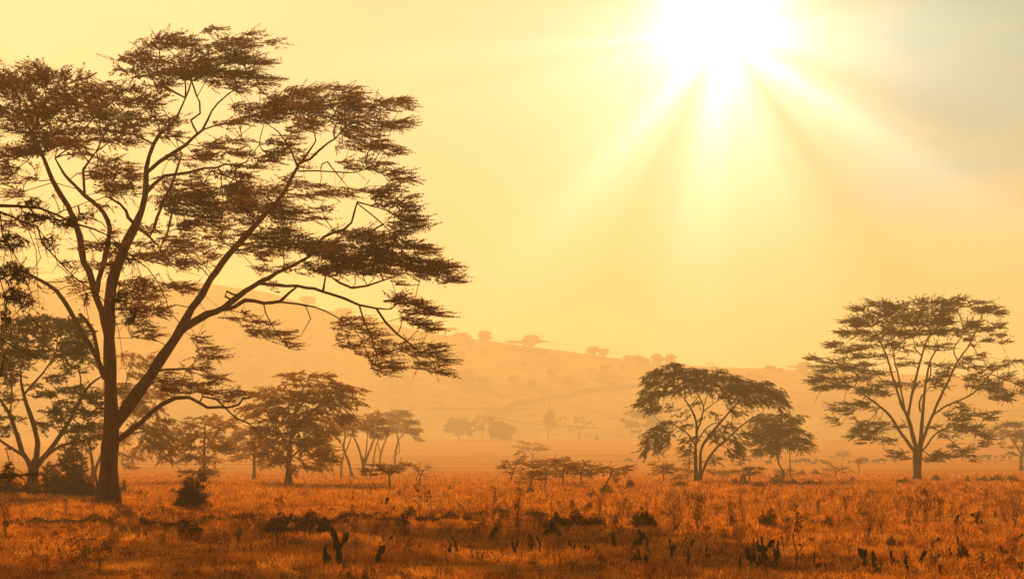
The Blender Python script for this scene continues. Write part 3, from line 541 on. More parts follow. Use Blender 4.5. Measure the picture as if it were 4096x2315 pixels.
make_tree('acacia_tree', 'umbrella acacia right of centre with drooping crown over several slanting stems', 'tree', ('H', 820, 1312), [
 ('H', [(805, 1315, 44), (797, 1200, 34), (795, 1020, 24), (805, 900, 22), (800, 800, 20), (765, 710, 16), (700, 610, 12), (640, 560, 7)]),
 ('H', [(832, 1315, 38), (835, 1180, 28), (838, 1050, 24), (870, 970, 23), (940, 880, 21), (1000, 810, 19), (1060, 740, 17), (1120, 670, 14), (1180, 610, 11), (1240, 560, 6)]),
 ('H', [(842, 1250, 24), (880, 1150, 22), (940, 1050, 20), (1020, 980, 18), (1100, 910, 15), (1170, 840, 12), (1270, 770, 10), (1350, 740, 5)]),
 ('H', [(795, 1010, 14), (745, 920, 14), (690, 870, 12), (600, 825, 10), (530, 830, 5)]),
 ('H', [(810, 870, 15), (850, 760, 14), (860, 670, 12), (830, 600, 9), (795, 550, 5)]),
 ('H', [(852, 720, 10), (920, 670, 9), (1000, 615, 5)]),
 ('H', [(750, 680, 10), (800, 610, 9), (860, 550, 5)]),
 ('H', [(815, 960, 13), (870, 870, 12), (940, 820, 10), (1010, 810, 5)]),
 ('H', [(870, 660, 9), (890, 590, 8), (930, 520, 5)]),
], [
 ('H', [(640, 338, 90, 16), (540, 365, 90, 20), (740, 370, 95, 20), (840, 390, 60, 20), (990, 388, 65, 16), (1130, 430, 65, 16), (1180, 455, 60, 16), (480, 405, 80, 20), (620, 420, 120, 36), (780, 430, 120, 34), (920, 440, 90, 30), (1050, 450, 95, 30), (440, 480, 65, 34), (560, 480, 110, 36), (700, 500, 130, 36), (880, 510, 120, 40), (1040, 520, 120, 40), (1170, 520, 95, 36), (410, 560, 55, 34), (500, 560, 75, 36), (370, 620, 45, 34), (450, 630, 55, 30), (340, 660, 20, 14), (420, 700, 50, 24), (480, 680, 36, 20), (600, 555, 55, 20), (1100, 580, 95, 30), (1230, 540, 75, 34), (1320, 500, 65, 20), (1380, 480, 46, 14), (1340, 550, 95, 34), (1440, 550, 55, 34), (1480, 600, 55, 20), (1540, 630, 36, 12), (1420, 640, 65, 34), (1300, 620, 85, 30), (1490, 680, 26, 20), (1200, 640, 70, 24), (1000, 580, 55, 16), (830, 650, 35, 24, .5), (1050, 640, 65, 24, .6), (1130, 720, 75, 34, .5), (930, 740, 55, 34, .5), (570, 808, 55, 18), (500, 850, 55, 28), (440, 910, 46, 34), (400, 980, 40, 42), (370, 1060, 30, 40), (500, 930, 55, 42), (560, 980, 46, 50, .6), (600, 910, 36, 44, .5), (480, 1020, 40, 40, .7), (740, 830, 46, 34, .5), (730, 960, 45, 24), (700, 1000, 26, 20), (740, 1130, 45, 24, .6), (760, 1060, 36, 24), (1000, 880, 75, 34, .7), (960, 950, 55, 34, .5), (1060, 830, 55, 24), (1090, 960, 65, 34, .7), (1130, 1040, 55, 40, .7), (1180, 990, 55, 48, .7), (1060, 1060, 36, 34, .6), (960, 1120, 55, 40, .5), (1200, 900, 55, 26), (650, 700, 80, 60, .25), (900, 900, 60, 60, .3)]),
], seed=12, space=.5, dens=1.35, L=.75, W=.17, per=26, ll=.10, lw=.038, out=.7, up=.0, droop=.75, crown_depth=1.2, leaf='leaf_far', rtip=.010, zjit=1.4, trunk_n=2, flare=1.1)

make_tree('acacia_tree', 'low drooping acacia on a bent thin stem, touching the right side of the umbrella acacia', 'tree', ('H', 1520, 1290), [
 ('H', [(1527, 1290, 18), (1524, 1214, 16), (1495, 1165, 15), (1475, 1090, 14), (1478, 1000, 11), (1470, 880, 8), (1450, 790, 5)]),
 ('H', [(1583, 1285, 9), (1582, 1210, 8), (1580, 1100, 8), (1574, 1010, 7), (1580, 900, 4)]),
 ('H', [(1478, 980, 8), (1400, 900, 7), (1340, 830, 4)]),
], [
 ('H', [(1400, 748, 105, 15), (1520, 758, 85, 15), (1610, 788, 36, 7), (1320, 785, 85, 22), (1450, 810, 130, 38), (1560, 830, 75, 28), (1290, 850, 60, 36), (1420, 880, 115, 40), (1540, 890, 105, 36), (1640, 870, 65, 24), (1330, 950, 65, 40), (1440, 970, 95, 40), (1560, 960, 85, 36), (1650, 940, 55, 28), (1700, 960, 45, 20), (1755, 985, 26, 8), (1620, 1010, 65, 24), (1720, 1020, 36, 15), (1380, 1040, 65, 32), (1480, 1050, 55, 28, .6), (1320, 1050, 45, 28)]),
], seed=15, space=.5, dens=1.6, L=.75, W=.17, per=26, ll=.10, lw=.038, out=.7, droop=.7, crown_depth=1.2, leaf='leaf_far', rtip=.009, flare=1.1)

make_tree('acacia_tree', 'small round acacia cut by the right edge of the picture', 'tree', ('I', 1440, 1184), [
 ('I', [(1440, 1186, 26), (1438, 1120, 24), (1445, 1070, 20), (1455, 1000, 12), (1480, 930, 6)]),
 ('I', [(1440, 1080, 13), (1410, 1030, 11), (1370, 970, 8), (1330, 920, 4)]),
 ('I', [(1445, 1090, 13), (1500, 1020, 10), (1560, 950, 5)]),
 ('I', [(1440, 1100, 8), (1410, 1080, 7), (1360, 1072, 4)]),
], [('I', [(1300, 900, 55, 15), (1380, 885, 65, 15), (1450, 890, 60, 15), (1340, 945, 85, 24), (1430, 955, 60, 24), (1310, 1005, 36, 9), (1390, 1030, 45, 11), (1370, 1072, 36, 8), (1520, 900, 65, 15), (1560, 960, 65, 20), (1500, 990, 60, 16), (1260, 920, 36, 10), (1600, 1010, 40, 14)])],
 seed=17, space=.55, dens=1.3, L=.6, W=.2, per=24, ll=.10, lw=.04, out=.7, droop=.2, crown_depth=1., leaf='leaf_far', rtip=.01)

# ------------------------------------------------------------------ hazy trees behind the big acacia
make_tree('acacia_tree', 'broad domed acacia behind the thorny twigs, its stout trunk forking knee-high above a thicket', 'tree', ('C', 190, 1262), [
 ('C', [(190, 1264, 62), (190, 1180, 56), (195, 1120, 60), (212, 1060, 32), (220, 980, 30), (190, 850, 27), (150, 740, 22), (130, 660, 17), (120, 560, 11), (150, 430, 5)]),
 ('C', [(185, 1130, 36), (165, 1085, 34), (130, 1030, 32), (90, 900, 28), (50, 800, 23), (0, 720, 16), (-60, 640, 9)]),
 ('C', [(140, 1050, 22), (70, 1010, 20), (0, 962, 16), (-70, 900, 8)]),
 ('C', [(205, 1120, 36), (240, 1080, 34), (320, 980, 30), (390, 870, 26), (460, 740, 22), (520, 640, 17), (590, 590, 10), (660, 520, 5)]),
 ('C', [(225, 1110, 22), (260, 1060, 21), (340, 1000, 18), (440, 970, 14), (520, 955, 8)]),
 ('C', [(145, 690, 16), (220, 600, 14), (280, 530, 10), (330, 440, 5)]),
 ('C', [(470, 720, 12), (470, 600, 10), (440, 480, 5)]),
 ('C', [(60, 810, 12), (70, 680, 10), (60, 520, 5)]),
], [('C', [(180, 272, 100, 14), (300, 265, 85, 11), (90, 310, 80, 20), (220, 320, 120, 24), (380, 300, 85, 24), (450, 330, 75, 24), (60, 370, 80, 28), (180, 380, 130, 34), (330, 370, 130, 34), (450, 400, 85, 34), (60, 450, 80, 32), (180, 460, 120, 28), (310, 440, 120, 24), (430, 450, 75, 24), (120, 520, 85, 20), (40, 530, 60, 24), (480, 480, 60, 20), (-60, 400, 90, 40), (-120, 480, 90, 40), (60, 620, 50, 14), (200, 640, 40, 12, .6), (330, 600, 75, 18), (420, 560, 75, 20), (300, 680, 95, 18), (420, 660, 85, 18), (520, 700, 85, 24), (380, 750, 85, 18), (60, 720, 45, 15), (480, 800, 85, 28), (560, 760, 50, 20), (300, 800, 75, 18), (260, 880, 50, 15), (100, 830, 42, 12), (400, 900, 85, 24), (520, 880, 75, 28), (480, 960, 65, 24), (30, 900, 36, 24), (340, 840, 60, 16), (-60, 640, 70, 30), (-90, 780, 60, 24)])],
 seed=21, space=.48, dens=1.55, L=.55, W=.2, per=24, ll=.09, lw=.038, out=.5, up=.02, droop=.1, crown_depth=1.1, leaf='leaf_far', rtip=.01, zjit=1.3)

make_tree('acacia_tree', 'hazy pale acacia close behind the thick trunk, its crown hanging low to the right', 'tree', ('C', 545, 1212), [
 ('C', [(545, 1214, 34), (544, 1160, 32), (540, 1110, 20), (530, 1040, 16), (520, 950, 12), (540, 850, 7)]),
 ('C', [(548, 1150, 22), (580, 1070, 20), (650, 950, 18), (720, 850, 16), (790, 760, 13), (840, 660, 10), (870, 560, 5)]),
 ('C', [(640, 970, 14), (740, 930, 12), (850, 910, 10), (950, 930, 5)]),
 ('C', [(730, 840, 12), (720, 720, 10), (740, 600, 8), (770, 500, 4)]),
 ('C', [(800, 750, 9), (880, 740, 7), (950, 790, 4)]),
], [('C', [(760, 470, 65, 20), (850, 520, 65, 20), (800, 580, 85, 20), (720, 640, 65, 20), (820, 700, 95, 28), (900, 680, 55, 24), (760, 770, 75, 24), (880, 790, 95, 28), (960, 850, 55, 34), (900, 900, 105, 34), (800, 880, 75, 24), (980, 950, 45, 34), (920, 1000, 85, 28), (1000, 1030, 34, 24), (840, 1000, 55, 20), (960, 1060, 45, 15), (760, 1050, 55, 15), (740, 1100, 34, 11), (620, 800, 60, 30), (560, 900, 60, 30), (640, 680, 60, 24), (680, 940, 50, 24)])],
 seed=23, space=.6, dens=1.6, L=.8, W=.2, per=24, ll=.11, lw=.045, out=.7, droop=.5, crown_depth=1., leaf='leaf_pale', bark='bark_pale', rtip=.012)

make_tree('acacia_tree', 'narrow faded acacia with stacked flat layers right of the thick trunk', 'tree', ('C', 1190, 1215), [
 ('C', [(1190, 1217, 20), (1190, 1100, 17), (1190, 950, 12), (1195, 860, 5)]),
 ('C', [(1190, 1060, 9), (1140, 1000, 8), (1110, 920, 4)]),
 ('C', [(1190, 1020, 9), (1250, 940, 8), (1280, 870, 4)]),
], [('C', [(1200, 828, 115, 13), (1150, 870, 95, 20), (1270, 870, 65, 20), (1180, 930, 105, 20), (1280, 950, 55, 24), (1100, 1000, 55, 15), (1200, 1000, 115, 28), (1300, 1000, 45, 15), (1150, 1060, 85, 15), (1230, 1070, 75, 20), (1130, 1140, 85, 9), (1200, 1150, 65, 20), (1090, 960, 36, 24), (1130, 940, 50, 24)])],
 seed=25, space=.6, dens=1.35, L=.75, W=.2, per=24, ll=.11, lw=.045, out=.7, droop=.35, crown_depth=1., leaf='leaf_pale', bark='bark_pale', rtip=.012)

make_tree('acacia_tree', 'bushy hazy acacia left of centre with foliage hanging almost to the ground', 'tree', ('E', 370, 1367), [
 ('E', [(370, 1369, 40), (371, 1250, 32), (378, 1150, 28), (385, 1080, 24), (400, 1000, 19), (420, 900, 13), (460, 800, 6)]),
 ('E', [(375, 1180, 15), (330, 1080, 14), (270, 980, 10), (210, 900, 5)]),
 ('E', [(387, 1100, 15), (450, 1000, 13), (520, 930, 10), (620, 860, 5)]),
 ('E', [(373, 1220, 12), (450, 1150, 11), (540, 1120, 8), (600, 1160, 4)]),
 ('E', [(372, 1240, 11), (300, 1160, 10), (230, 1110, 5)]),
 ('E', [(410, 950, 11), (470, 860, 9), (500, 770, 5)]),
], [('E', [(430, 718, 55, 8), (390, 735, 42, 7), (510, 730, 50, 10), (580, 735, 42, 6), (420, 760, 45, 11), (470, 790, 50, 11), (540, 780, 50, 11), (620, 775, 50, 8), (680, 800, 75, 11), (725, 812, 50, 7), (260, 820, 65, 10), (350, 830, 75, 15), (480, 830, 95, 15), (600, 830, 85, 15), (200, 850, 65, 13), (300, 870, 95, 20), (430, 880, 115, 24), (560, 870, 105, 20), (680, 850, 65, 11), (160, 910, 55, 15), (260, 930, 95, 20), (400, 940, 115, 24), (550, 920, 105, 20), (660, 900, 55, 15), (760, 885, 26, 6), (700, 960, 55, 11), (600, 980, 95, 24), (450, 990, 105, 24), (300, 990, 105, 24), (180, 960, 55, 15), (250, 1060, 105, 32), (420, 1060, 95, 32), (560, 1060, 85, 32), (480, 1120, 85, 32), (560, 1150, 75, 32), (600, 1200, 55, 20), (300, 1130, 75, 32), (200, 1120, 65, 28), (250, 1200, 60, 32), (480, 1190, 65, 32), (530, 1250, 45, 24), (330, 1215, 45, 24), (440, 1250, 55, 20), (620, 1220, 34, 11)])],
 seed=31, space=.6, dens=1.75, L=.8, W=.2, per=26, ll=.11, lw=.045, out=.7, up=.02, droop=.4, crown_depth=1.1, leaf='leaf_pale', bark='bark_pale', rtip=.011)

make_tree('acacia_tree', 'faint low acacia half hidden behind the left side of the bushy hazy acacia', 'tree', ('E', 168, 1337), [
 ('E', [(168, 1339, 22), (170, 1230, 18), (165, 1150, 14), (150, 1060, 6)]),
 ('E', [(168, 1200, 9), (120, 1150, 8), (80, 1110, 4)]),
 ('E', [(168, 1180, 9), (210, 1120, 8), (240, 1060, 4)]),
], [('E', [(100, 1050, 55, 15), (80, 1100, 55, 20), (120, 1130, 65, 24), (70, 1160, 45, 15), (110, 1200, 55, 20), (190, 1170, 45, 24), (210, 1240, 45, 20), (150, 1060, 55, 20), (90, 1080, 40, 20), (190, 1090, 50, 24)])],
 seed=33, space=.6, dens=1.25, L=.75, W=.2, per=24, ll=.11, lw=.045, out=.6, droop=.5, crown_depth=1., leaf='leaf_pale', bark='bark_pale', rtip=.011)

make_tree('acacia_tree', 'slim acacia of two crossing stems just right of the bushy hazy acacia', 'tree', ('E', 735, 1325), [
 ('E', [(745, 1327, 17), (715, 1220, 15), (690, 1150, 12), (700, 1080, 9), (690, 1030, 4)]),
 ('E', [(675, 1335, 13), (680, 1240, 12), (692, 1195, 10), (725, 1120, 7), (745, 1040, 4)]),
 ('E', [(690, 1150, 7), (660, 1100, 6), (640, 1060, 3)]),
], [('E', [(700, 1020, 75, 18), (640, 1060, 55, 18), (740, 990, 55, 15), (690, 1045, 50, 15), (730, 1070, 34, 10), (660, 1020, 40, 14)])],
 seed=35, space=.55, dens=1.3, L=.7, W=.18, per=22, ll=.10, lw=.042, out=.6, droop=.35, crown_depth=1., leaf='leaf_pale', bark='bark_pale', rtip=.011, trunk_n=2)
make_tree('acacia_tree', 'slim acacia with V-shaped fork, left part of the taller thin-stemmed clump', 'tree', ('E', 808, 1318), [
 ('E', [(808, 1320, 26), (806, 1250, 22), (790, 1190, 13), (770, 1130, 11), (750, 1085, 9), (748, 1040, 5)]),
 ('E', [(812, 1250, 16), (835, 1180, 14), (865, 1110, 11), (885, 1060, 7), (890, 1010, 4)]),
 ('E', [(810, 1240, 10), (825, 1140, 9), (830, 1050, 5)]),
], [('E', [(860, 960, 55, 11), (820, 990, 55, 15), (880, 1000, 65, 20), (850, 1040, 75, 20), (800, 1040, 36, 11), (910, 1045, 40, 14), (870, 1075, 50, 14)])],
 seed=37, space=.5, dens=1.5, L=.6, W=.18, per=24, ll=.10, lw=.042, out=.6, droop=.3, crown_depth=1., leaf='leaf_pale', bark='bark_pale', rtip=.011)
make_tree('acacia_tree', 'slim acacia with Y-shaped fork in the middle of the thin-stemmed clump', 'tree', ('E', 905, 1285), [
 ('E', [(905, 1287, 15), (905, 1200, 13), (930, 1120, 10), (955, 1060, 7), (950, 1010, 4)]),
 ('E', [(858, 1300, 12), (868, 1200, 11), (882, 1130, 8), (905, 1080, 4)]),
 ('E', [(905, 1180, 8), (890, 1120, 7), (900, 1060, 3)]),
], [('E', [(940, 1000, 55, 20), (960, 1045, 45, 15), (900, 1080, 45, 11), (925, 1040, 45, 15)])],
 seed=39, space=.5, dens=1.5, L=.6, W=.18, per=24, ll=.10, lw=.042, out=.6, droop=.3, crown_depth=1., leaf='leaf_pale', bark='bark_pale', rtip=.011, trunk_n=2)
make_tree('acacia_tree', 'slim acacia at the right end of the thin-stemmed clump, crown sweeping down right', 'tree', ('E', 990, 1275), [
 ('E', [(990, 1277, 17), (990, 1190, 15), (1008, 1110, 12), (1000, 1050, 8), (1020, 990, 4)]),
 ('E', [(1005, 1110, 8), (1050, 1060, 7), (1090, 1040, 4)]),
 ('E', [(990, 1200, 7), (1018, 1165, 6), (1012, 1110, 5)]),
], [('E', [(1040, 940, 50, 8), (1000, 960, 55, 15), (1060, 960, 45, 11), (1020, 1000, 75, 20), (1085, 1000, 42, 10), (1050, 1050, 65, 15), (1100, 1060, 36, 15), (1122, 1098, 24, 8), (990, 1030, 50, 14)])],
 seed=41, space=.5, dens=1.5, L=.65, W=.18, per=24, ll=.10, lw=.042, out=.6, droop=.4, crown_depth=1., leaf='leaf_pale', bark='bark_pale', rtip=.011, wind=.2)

# ------------------------------------------------------------------ knee-high to head-high acacias out on the plain
def sapling(label, base, limbs, pads, seed, **k):
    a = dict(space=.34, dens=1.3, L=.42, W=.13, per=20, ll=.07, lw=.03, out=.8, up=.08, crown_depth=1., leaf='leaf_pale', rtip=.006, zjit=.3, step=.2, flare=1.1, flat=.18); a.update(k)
    make_tree('acacia_sapling', label, 'small tree', base, limbs, pads, seed=seed, group='small acacias on the plain', **a)
sapling('small flat-topped acacia in front of the thin-stemmed clump', ('E', 960, 1387), [('E', [(960, 1389, 13), (958, 1330, 11), (952, 1290, 7), (940, 1262, 3)]), ('E', [(957, 1320, 7), (1000, 1275, 5), (1040, 1252, 2)]), ('E', [(957, 1310, 6), (910, 1270, 5), (870, 1248, 2)])],
 [('E', [(895, 1250, 65, 7), (960, 1272, 55, 9), (1015, 1256, 50, 5), (940, 1290, 75, 8), (1000, 1290, 42, 7), (1050, 1250, 30, 4), (880, 1278, 36, 6)])], 51)
sapling('small thin bare-looking acacia right of the thin-stemmed clump', ('E', 1133, 1382), [('E', [(1133, 1384, 9), (1135, 1330, 8), (1150, 1290, 5), (1190, 1255, 2)]), ('E', [(1138, 1310, 5), (1115, 1280, 4), (1095, 1268, 2)])],
 [('E', [(1140, 1280, 45, 14, .6), (1190, 1262, 26, 10, .5), (1105, 1275, 30, 8, .5), (1160, 1310, 40, 10, .5)])], 52, per=9)
sapling('small leaning acacia at the left end of the low mid-plain row', ('G', 610, 1335), [('G', [(610, 1337, 11), (640, 1260, 10), (660, 1200, 6), (690, 1165, 3)]), ('G', [(630, 1280, 5), (590, 1235, 4), (545, 1218, 2)])],
 [('G', [(690, 1163, 36, 10), (620, 1195, 55, 9), (570, 1218, 45, 6), (630, 1230, 36, 10), (665, 1190, 30, 12), (600, 1255, 24, 7)])], 53)
sapling('small acacia with low side leaves, dark bush at its foot, left in mid-plain row', ('G', 768, 1370), [('G', [(766, 1372, 13), (775, 1300, 11), (785, 1240, 7), (790, 1190, 3)]), ('G', [(772, 1320, 6), (730, 1300, 5), (700, 1302, 2)])],
 [('G', [(720, 1300, 36, 11), (800, 1258, 65, 14), (740, 1268, 55, 11), (850, 1300, 26, 7), (780, 1290, 36, 10), (790, 1215, 50, 12)])], 54)
sapling('wide flat acacia in the mid-plain row, its crown rising left of two others', ('G', 875, 1345), [('G', [(875, 1347, 10), (880, 1280, 9), (870, 1220, 6), (850, 1180, 3)]), ('G', [(878, 1260, 6), (920, 1210, 5), (950, 1175, 2)])],
 [('G', [(835, 1175, 85, 10), (920, 1170, 70, 10), (880, 1208, 100, 16), (920, 1255, 75, 14), (820, 1205, 60, 12), (960, 1185, 40, 8)])], 55)
sapling('wide flat acacia in the middle of the mid-plain row', ('G', 1000, 1355), [('G', [(1000, 1357, 11), (1005, 1290, 10), (1010, 1230, 6), (1030, 1190, 3)]), ('G', [(1004, 1280, 6), (960, 1235, 5), (940, 1210, 2)]), ('G', [(1006, 1270, 6), (1060, 1225, 5), (1090, 1185, 2)])],
 [('G', [(985, 1168, 45, 7), (985, 1213, 85, 16), (1060, 1198, 55, 10), (1000, 1258, 100, 18), (1080, 1225, 60, 14), (1085, 1190, 24, 8)])], 56)
sapling('wide ragged acacia at the right of the mid-plain row, thin sprays lifting at its edge', ('G', 1140, 1345), [('G', [(1140, 1347, 10), (1136, 1280, 9), (1140, 1230, 5), (1165, 1185, 2)]), ('G', [(1137, 1270, 6), (1190, 1225, 5), (1240, 1215, 2)])],
 [('G', [(1100, 1225, 70, 14), (1180, 1208, 60, 9), (1130, 1262, 75, 14), (1225, 1238, 45, 8), (1160, 1195, 24, 8), (1190, 1270, 50, 12)])], 57)
sapling('small acacia with a strongly curved dark stem and hanging clump', ('G', 1310, 1380), [('G', [(1308, 1382, 11), (1315, 1340, 11), (1350, 1285, 12), (1360, 1240, 12), (1335, 1212, 9), (1308, 1232, 4)]), ('G', [(1358, 1250, 7), (1400, 1225, 5), (1450, 1212, 2)]), ('G', [(1352, 1275, 6), (1380, 1290, 5), (1392, 1320, 2)]), ('G', [(1345, 1215, 5), (1290, 1225, 4), (1255, 1215, 2)])],
 [('G', [(1330, 1222, 34, 14, 1.3), (1400, 1230, 45, 8), (1440, 1215, 42, 6), (1400, 1258, 45, 10), (1382, 1300, 24, 10), (1460, 1238, 26, 6), (1280, 1222, 30, 6), (1310, 1250, 24, 12)])], 58)
sapling('olive umbrella-shaped acacia showing above the mid-plain row', ('G', 785, 1188), [('G', [(783, 1190, 9), (783, 1140, 8), (787, 1100, 5), (800, 1060, 2)]), ('G', [(784, 1130, 5), (740, 1090, 4), (700, 1085, 2)]), ('G', [(784, 1130, 5), (840, 1090, 4), (880, 1075, 2)])],
 [('G', [(790, 1048, 75, 10), (720, 1078, 45, 11), (850, 1068, 55, 11), (780, 1083, 65, 12), (690, 1100, 36, 6), (885, 1085, 26, 7)])], 59, space=.5, L=.6, W=.2, ll=.1, lw=.045)
sapling('small grey acacia left of the umbrella acacia trunk', ('H', 530, 1322), [('H', [(530, 1324, 11), (525, 1240, 9), (515, 1180, 4)]), ('H', [(527, 1250, 6), (570, 1200, 5), (610, 1175, 2)]), ('H', [(527, 1240, 5), (480, 1190, 4), (440, 1150, 2)])],
 [('H', [(510, 1180, 65, 14), (570, 1188, 55, 10), (490, 1210, 50, 14), (540, 1225, 55, 14), (455, 1160, 36, 7)])], 60)
sapling('tiny acacia between the grey one and the umbrella acacia trunk', ('H', 625, 1322), [('H', [(625, 1324, 9), (625, 1290, 7), (628, 1262, 3)])], [('H', [(630, 1268, 34, 10), (615, 1285, 24, 8), (640, 1252, 22, 6)])], 61)
sapling('small acacia touching the left foot of the umbrella acacia', ('H', 725, 1298), [('H', [(725, 1300, 8), (722, 1250, 7), (710, 1210, 3)]), ('H', [(723, 1260, 4), (680, 1210, 3), (650, 1188, 1.5)])],
 [('H', [(700, 1205, 45, 9), (740, 1220, 36, 10), (720, 1245, 36, 9), (660, 1190, 24, 5)])], 62)
sapling('small spreading acacia just right of the umbrella acacia trunk', ('H', 1020, 1300), [('H', [(1020, 1302, 9), (1015, 1260, 8), (1000, 1225, 4)]), ('H', [(1045, 1290, 6), (1070, 1250, 5), (1090, 1225, 2)])],
 [('H', [(1000, 1222, 60, 10), (1080, 1220, 55, 12), (930, 1225, 40, 9), (1040, 1240, 50, 11), (900, 1212, 30, 6)])], 63)
sapling('small flat acacia below the nearest grazing buffalo, a bare twig sticking out left', ('H', 1255, 1315), [('H', [(1255, 1317, 12), (1240, 1250, 10), (1215, 1200, 5)]), ('H', [(1247, 1260, 6), (1290, 1215, 4), (1330, 1195, 2)]), ('H', [(1215, 1200, 5), (1160, 1165, 4), (1090, 1158, 2)])],
 [('H', [(1230, 1200, 80, 8), (1285, 1190, 50, 7), (1250, 1238, 65, 11), (1165, 1150, 30, 5), (1210, 1218, 45, 8), (1290, 1225, 40, 9)])], 64)
sapling('low table-flat acacia at the foot of the bent thin stem', ('H', 1545, 1262), [('H', [(1545, 1264, 11), (1540, 1235, 8), (1530, 1212, 4)]), ('H', [(1542, 1240, 5), (1590, 1214, 2)])], [('H', [(1500, 1208, 65, 6), (1580, 1212, 50, 6), (1530, 1228, 65, 12), (1560, 1245, 45, 9)])], 65)
sapling('dark twiggy acacia sapling left of the table-flat one', ('H', 1468, 1330), [('H', [(1468, 1332, 11), (1465, 1290, 8), (1470, 1245, 4)]), ('H', [(1466, 1290, 5), (1440, 1262, 2)])], [('H', [(1470, 1252, 24, 9), (1450, 1280, 36, 12), (1500, 1290, 30, 12), (1475, 1305, 45, 12)])], 66)
sapling('sparse flat acacia out in the grass below the middle of the buffalo herd', ('N', 955, 365), [('N', [(955, 367, 8), (950, 320, 7), (945, 290, 3)]), ('N', [(950, 325, 5), (1000, 295, 4), (1060, 285, 2)]), ('N', [(950, 335, 4), (900, 305, 3), (860, 298, 2)])],
 [('N', [(960, 288, 65, 9, .7), (1040, 285, 45, 8, .7), (880, 300, 45, 8, .7), (990, 310, 60, 9, .7), (940, 270, 36, 6, .6), (890, 345, 40, 8, .6)])], 67)
sapling('pale faint bush-like acacia standing behind the buffalo herd', ('N', 1010, 215), [('N', [(1010, 217, 5), (1012, 190, 5), (1015, 160, 2)])], [('N', [(1000, 160, 45, 14), (1020, 140, 30, 10), (975, 165, 34, 12), (1035, 165, 34, 12), (1010, 185, 40, 12)])], 68, space=.9, L=1., W=.35, ll=.16, lw=.07)
sapling('thin single-stemmed acacia in front of a buffalo at the herd centre', ('N', 1150, 345), [('N', [(1150, 347, 9), (1158, 300, 7), (1150, 255, 4), (1140, 230, 2)])], [('N', [(1140, 230, 30, 10), (1165, 225, 24, 9), (1150, 215, 24, 7)])], 69)
sapling('spreading low acacia right of the wide dark acacia trunk, under its hanging boughs', ('I', 1060, 1118), [('I', [(1060, 1120, 7), (1058, 1095, 6), (1060, 1070, 3)])], [('I', [(1050, 1068, 45, 7), (1090, 1080, 40, 8), (1060, 1090, 36, 8), (1020, 1082, 30, 7)])], 70, space=.5, L=.6, W=.2, ll=.1, lw=.045)

# ------------------------------------------------------------------ haze: one even body of air round everything
def box_mesh(x0, x1, y0, y1, z0, z1):
    v = [(x, y, z) for z in (z0, z1) for y in (y0, y1) for x in (x0, x1)]
    return v, np.array([(0, 2, 3, 1), (4, 5, 7, 6), (0, 1, 5, 4), (2, 6, 7, 3), (0, 4, 6, 2), (1, 3, 7, 5)])
def _haze(t, N, out):
    v = N('ShaderNodeVolumePrincipled'); v.inputs['Color'].default_value = (.97, .90, .74, 1); v.inputs['Density'].default_value = HAZE_DENSITY; v.inputs['Anisotropy'].default_value = .32
    t.links.new(v.outputs[0], out.inputs['Volume'])
hz = mesh_obj('haze', *box_mesh(-1380, 1380, -320, 1740, -14, HAZE_TOP), mat('dusty_air', _haze), smooth=False)
tag(hz, 'warm dusty haze filling the plain', kind='stuff')

# ------------------------------------------------------------------ trees at the far edge of the plain
def far_tree(label, base, limbs, pads, seed, cat='tree', name='far_tree', **k):
    a = dict(space=1.1, dens=2.4, L=1.3, W=.8, per=26, ll=.5, lw=.3, out=.5, up=.05, leaf='bush', rtip=.05, zjit=.6, step=.5, flare=1.1, infill=.4, bf=.3); a.update(k)
    return make_tree(name, label, cat, base, limbs, pads, seed=seed, **a)
far_tree('small round hazy tree, farthest left of those lined along the far edge of the plain', ('G', 245, 1013), [('G', [(245, 1013, 14), (244, 985, 12), (243, 950, 8), (240, 900, 4)]), ('G', [(243, 975, 7), (205, 945, 5), (175, 925, 3)]), ('G', [(244, 975, 7), (290, 945, 5), (325, 955, 3)])],
 [('G', [(240, 885, 65, 18), (190, 915, 45, 18), (295, 910, 40, 18), (240, 930, 70, 18), (320, 955, 26, 8), (170, 950, 26, 8), (245, 905, 80, 18)])], 80)
far_tree('dense dark low-branched round tree at the far edge of the plain', ('G', 540, 1010), [('G', [(540, 1011, 12), (540, 990, 10), (540, 950, 5)]), ('G', [(540, 995, 7), (505, 960, 5)]), ('G', [(540, 995, 7), (580, 960, 5)])],
 [('G', [(540, 940, 65, 34, 2), (520, 915, 36, 18, 2), (585, 935, 30, 26, 2), (495, 945, 26, 24, 2), (545, 975, 55, 18, 2), (500, 990, 26, 7), (535, 900, 20, 8)])], 81)
far_tree('very faint flat-crowned tree between the round tree and the dense dark one', ('G', 415, 985), [('G', [(415, 987, 8), (416, 930, 6), (418, 870, 3)]), ('G', [(416, 920, 4), (380, 870, 2)]), ('G', [(416, 910, 4), (455, 862, 2)])], [('G', [(420, 858, 60, 8), (400, 880, 45, 6), (450, 875, 34, 6), (418, 895, 40, 8, .5)])], 82, leaf='leaf_pale', bark='bark_pale', dens=.4, rtip=.03)
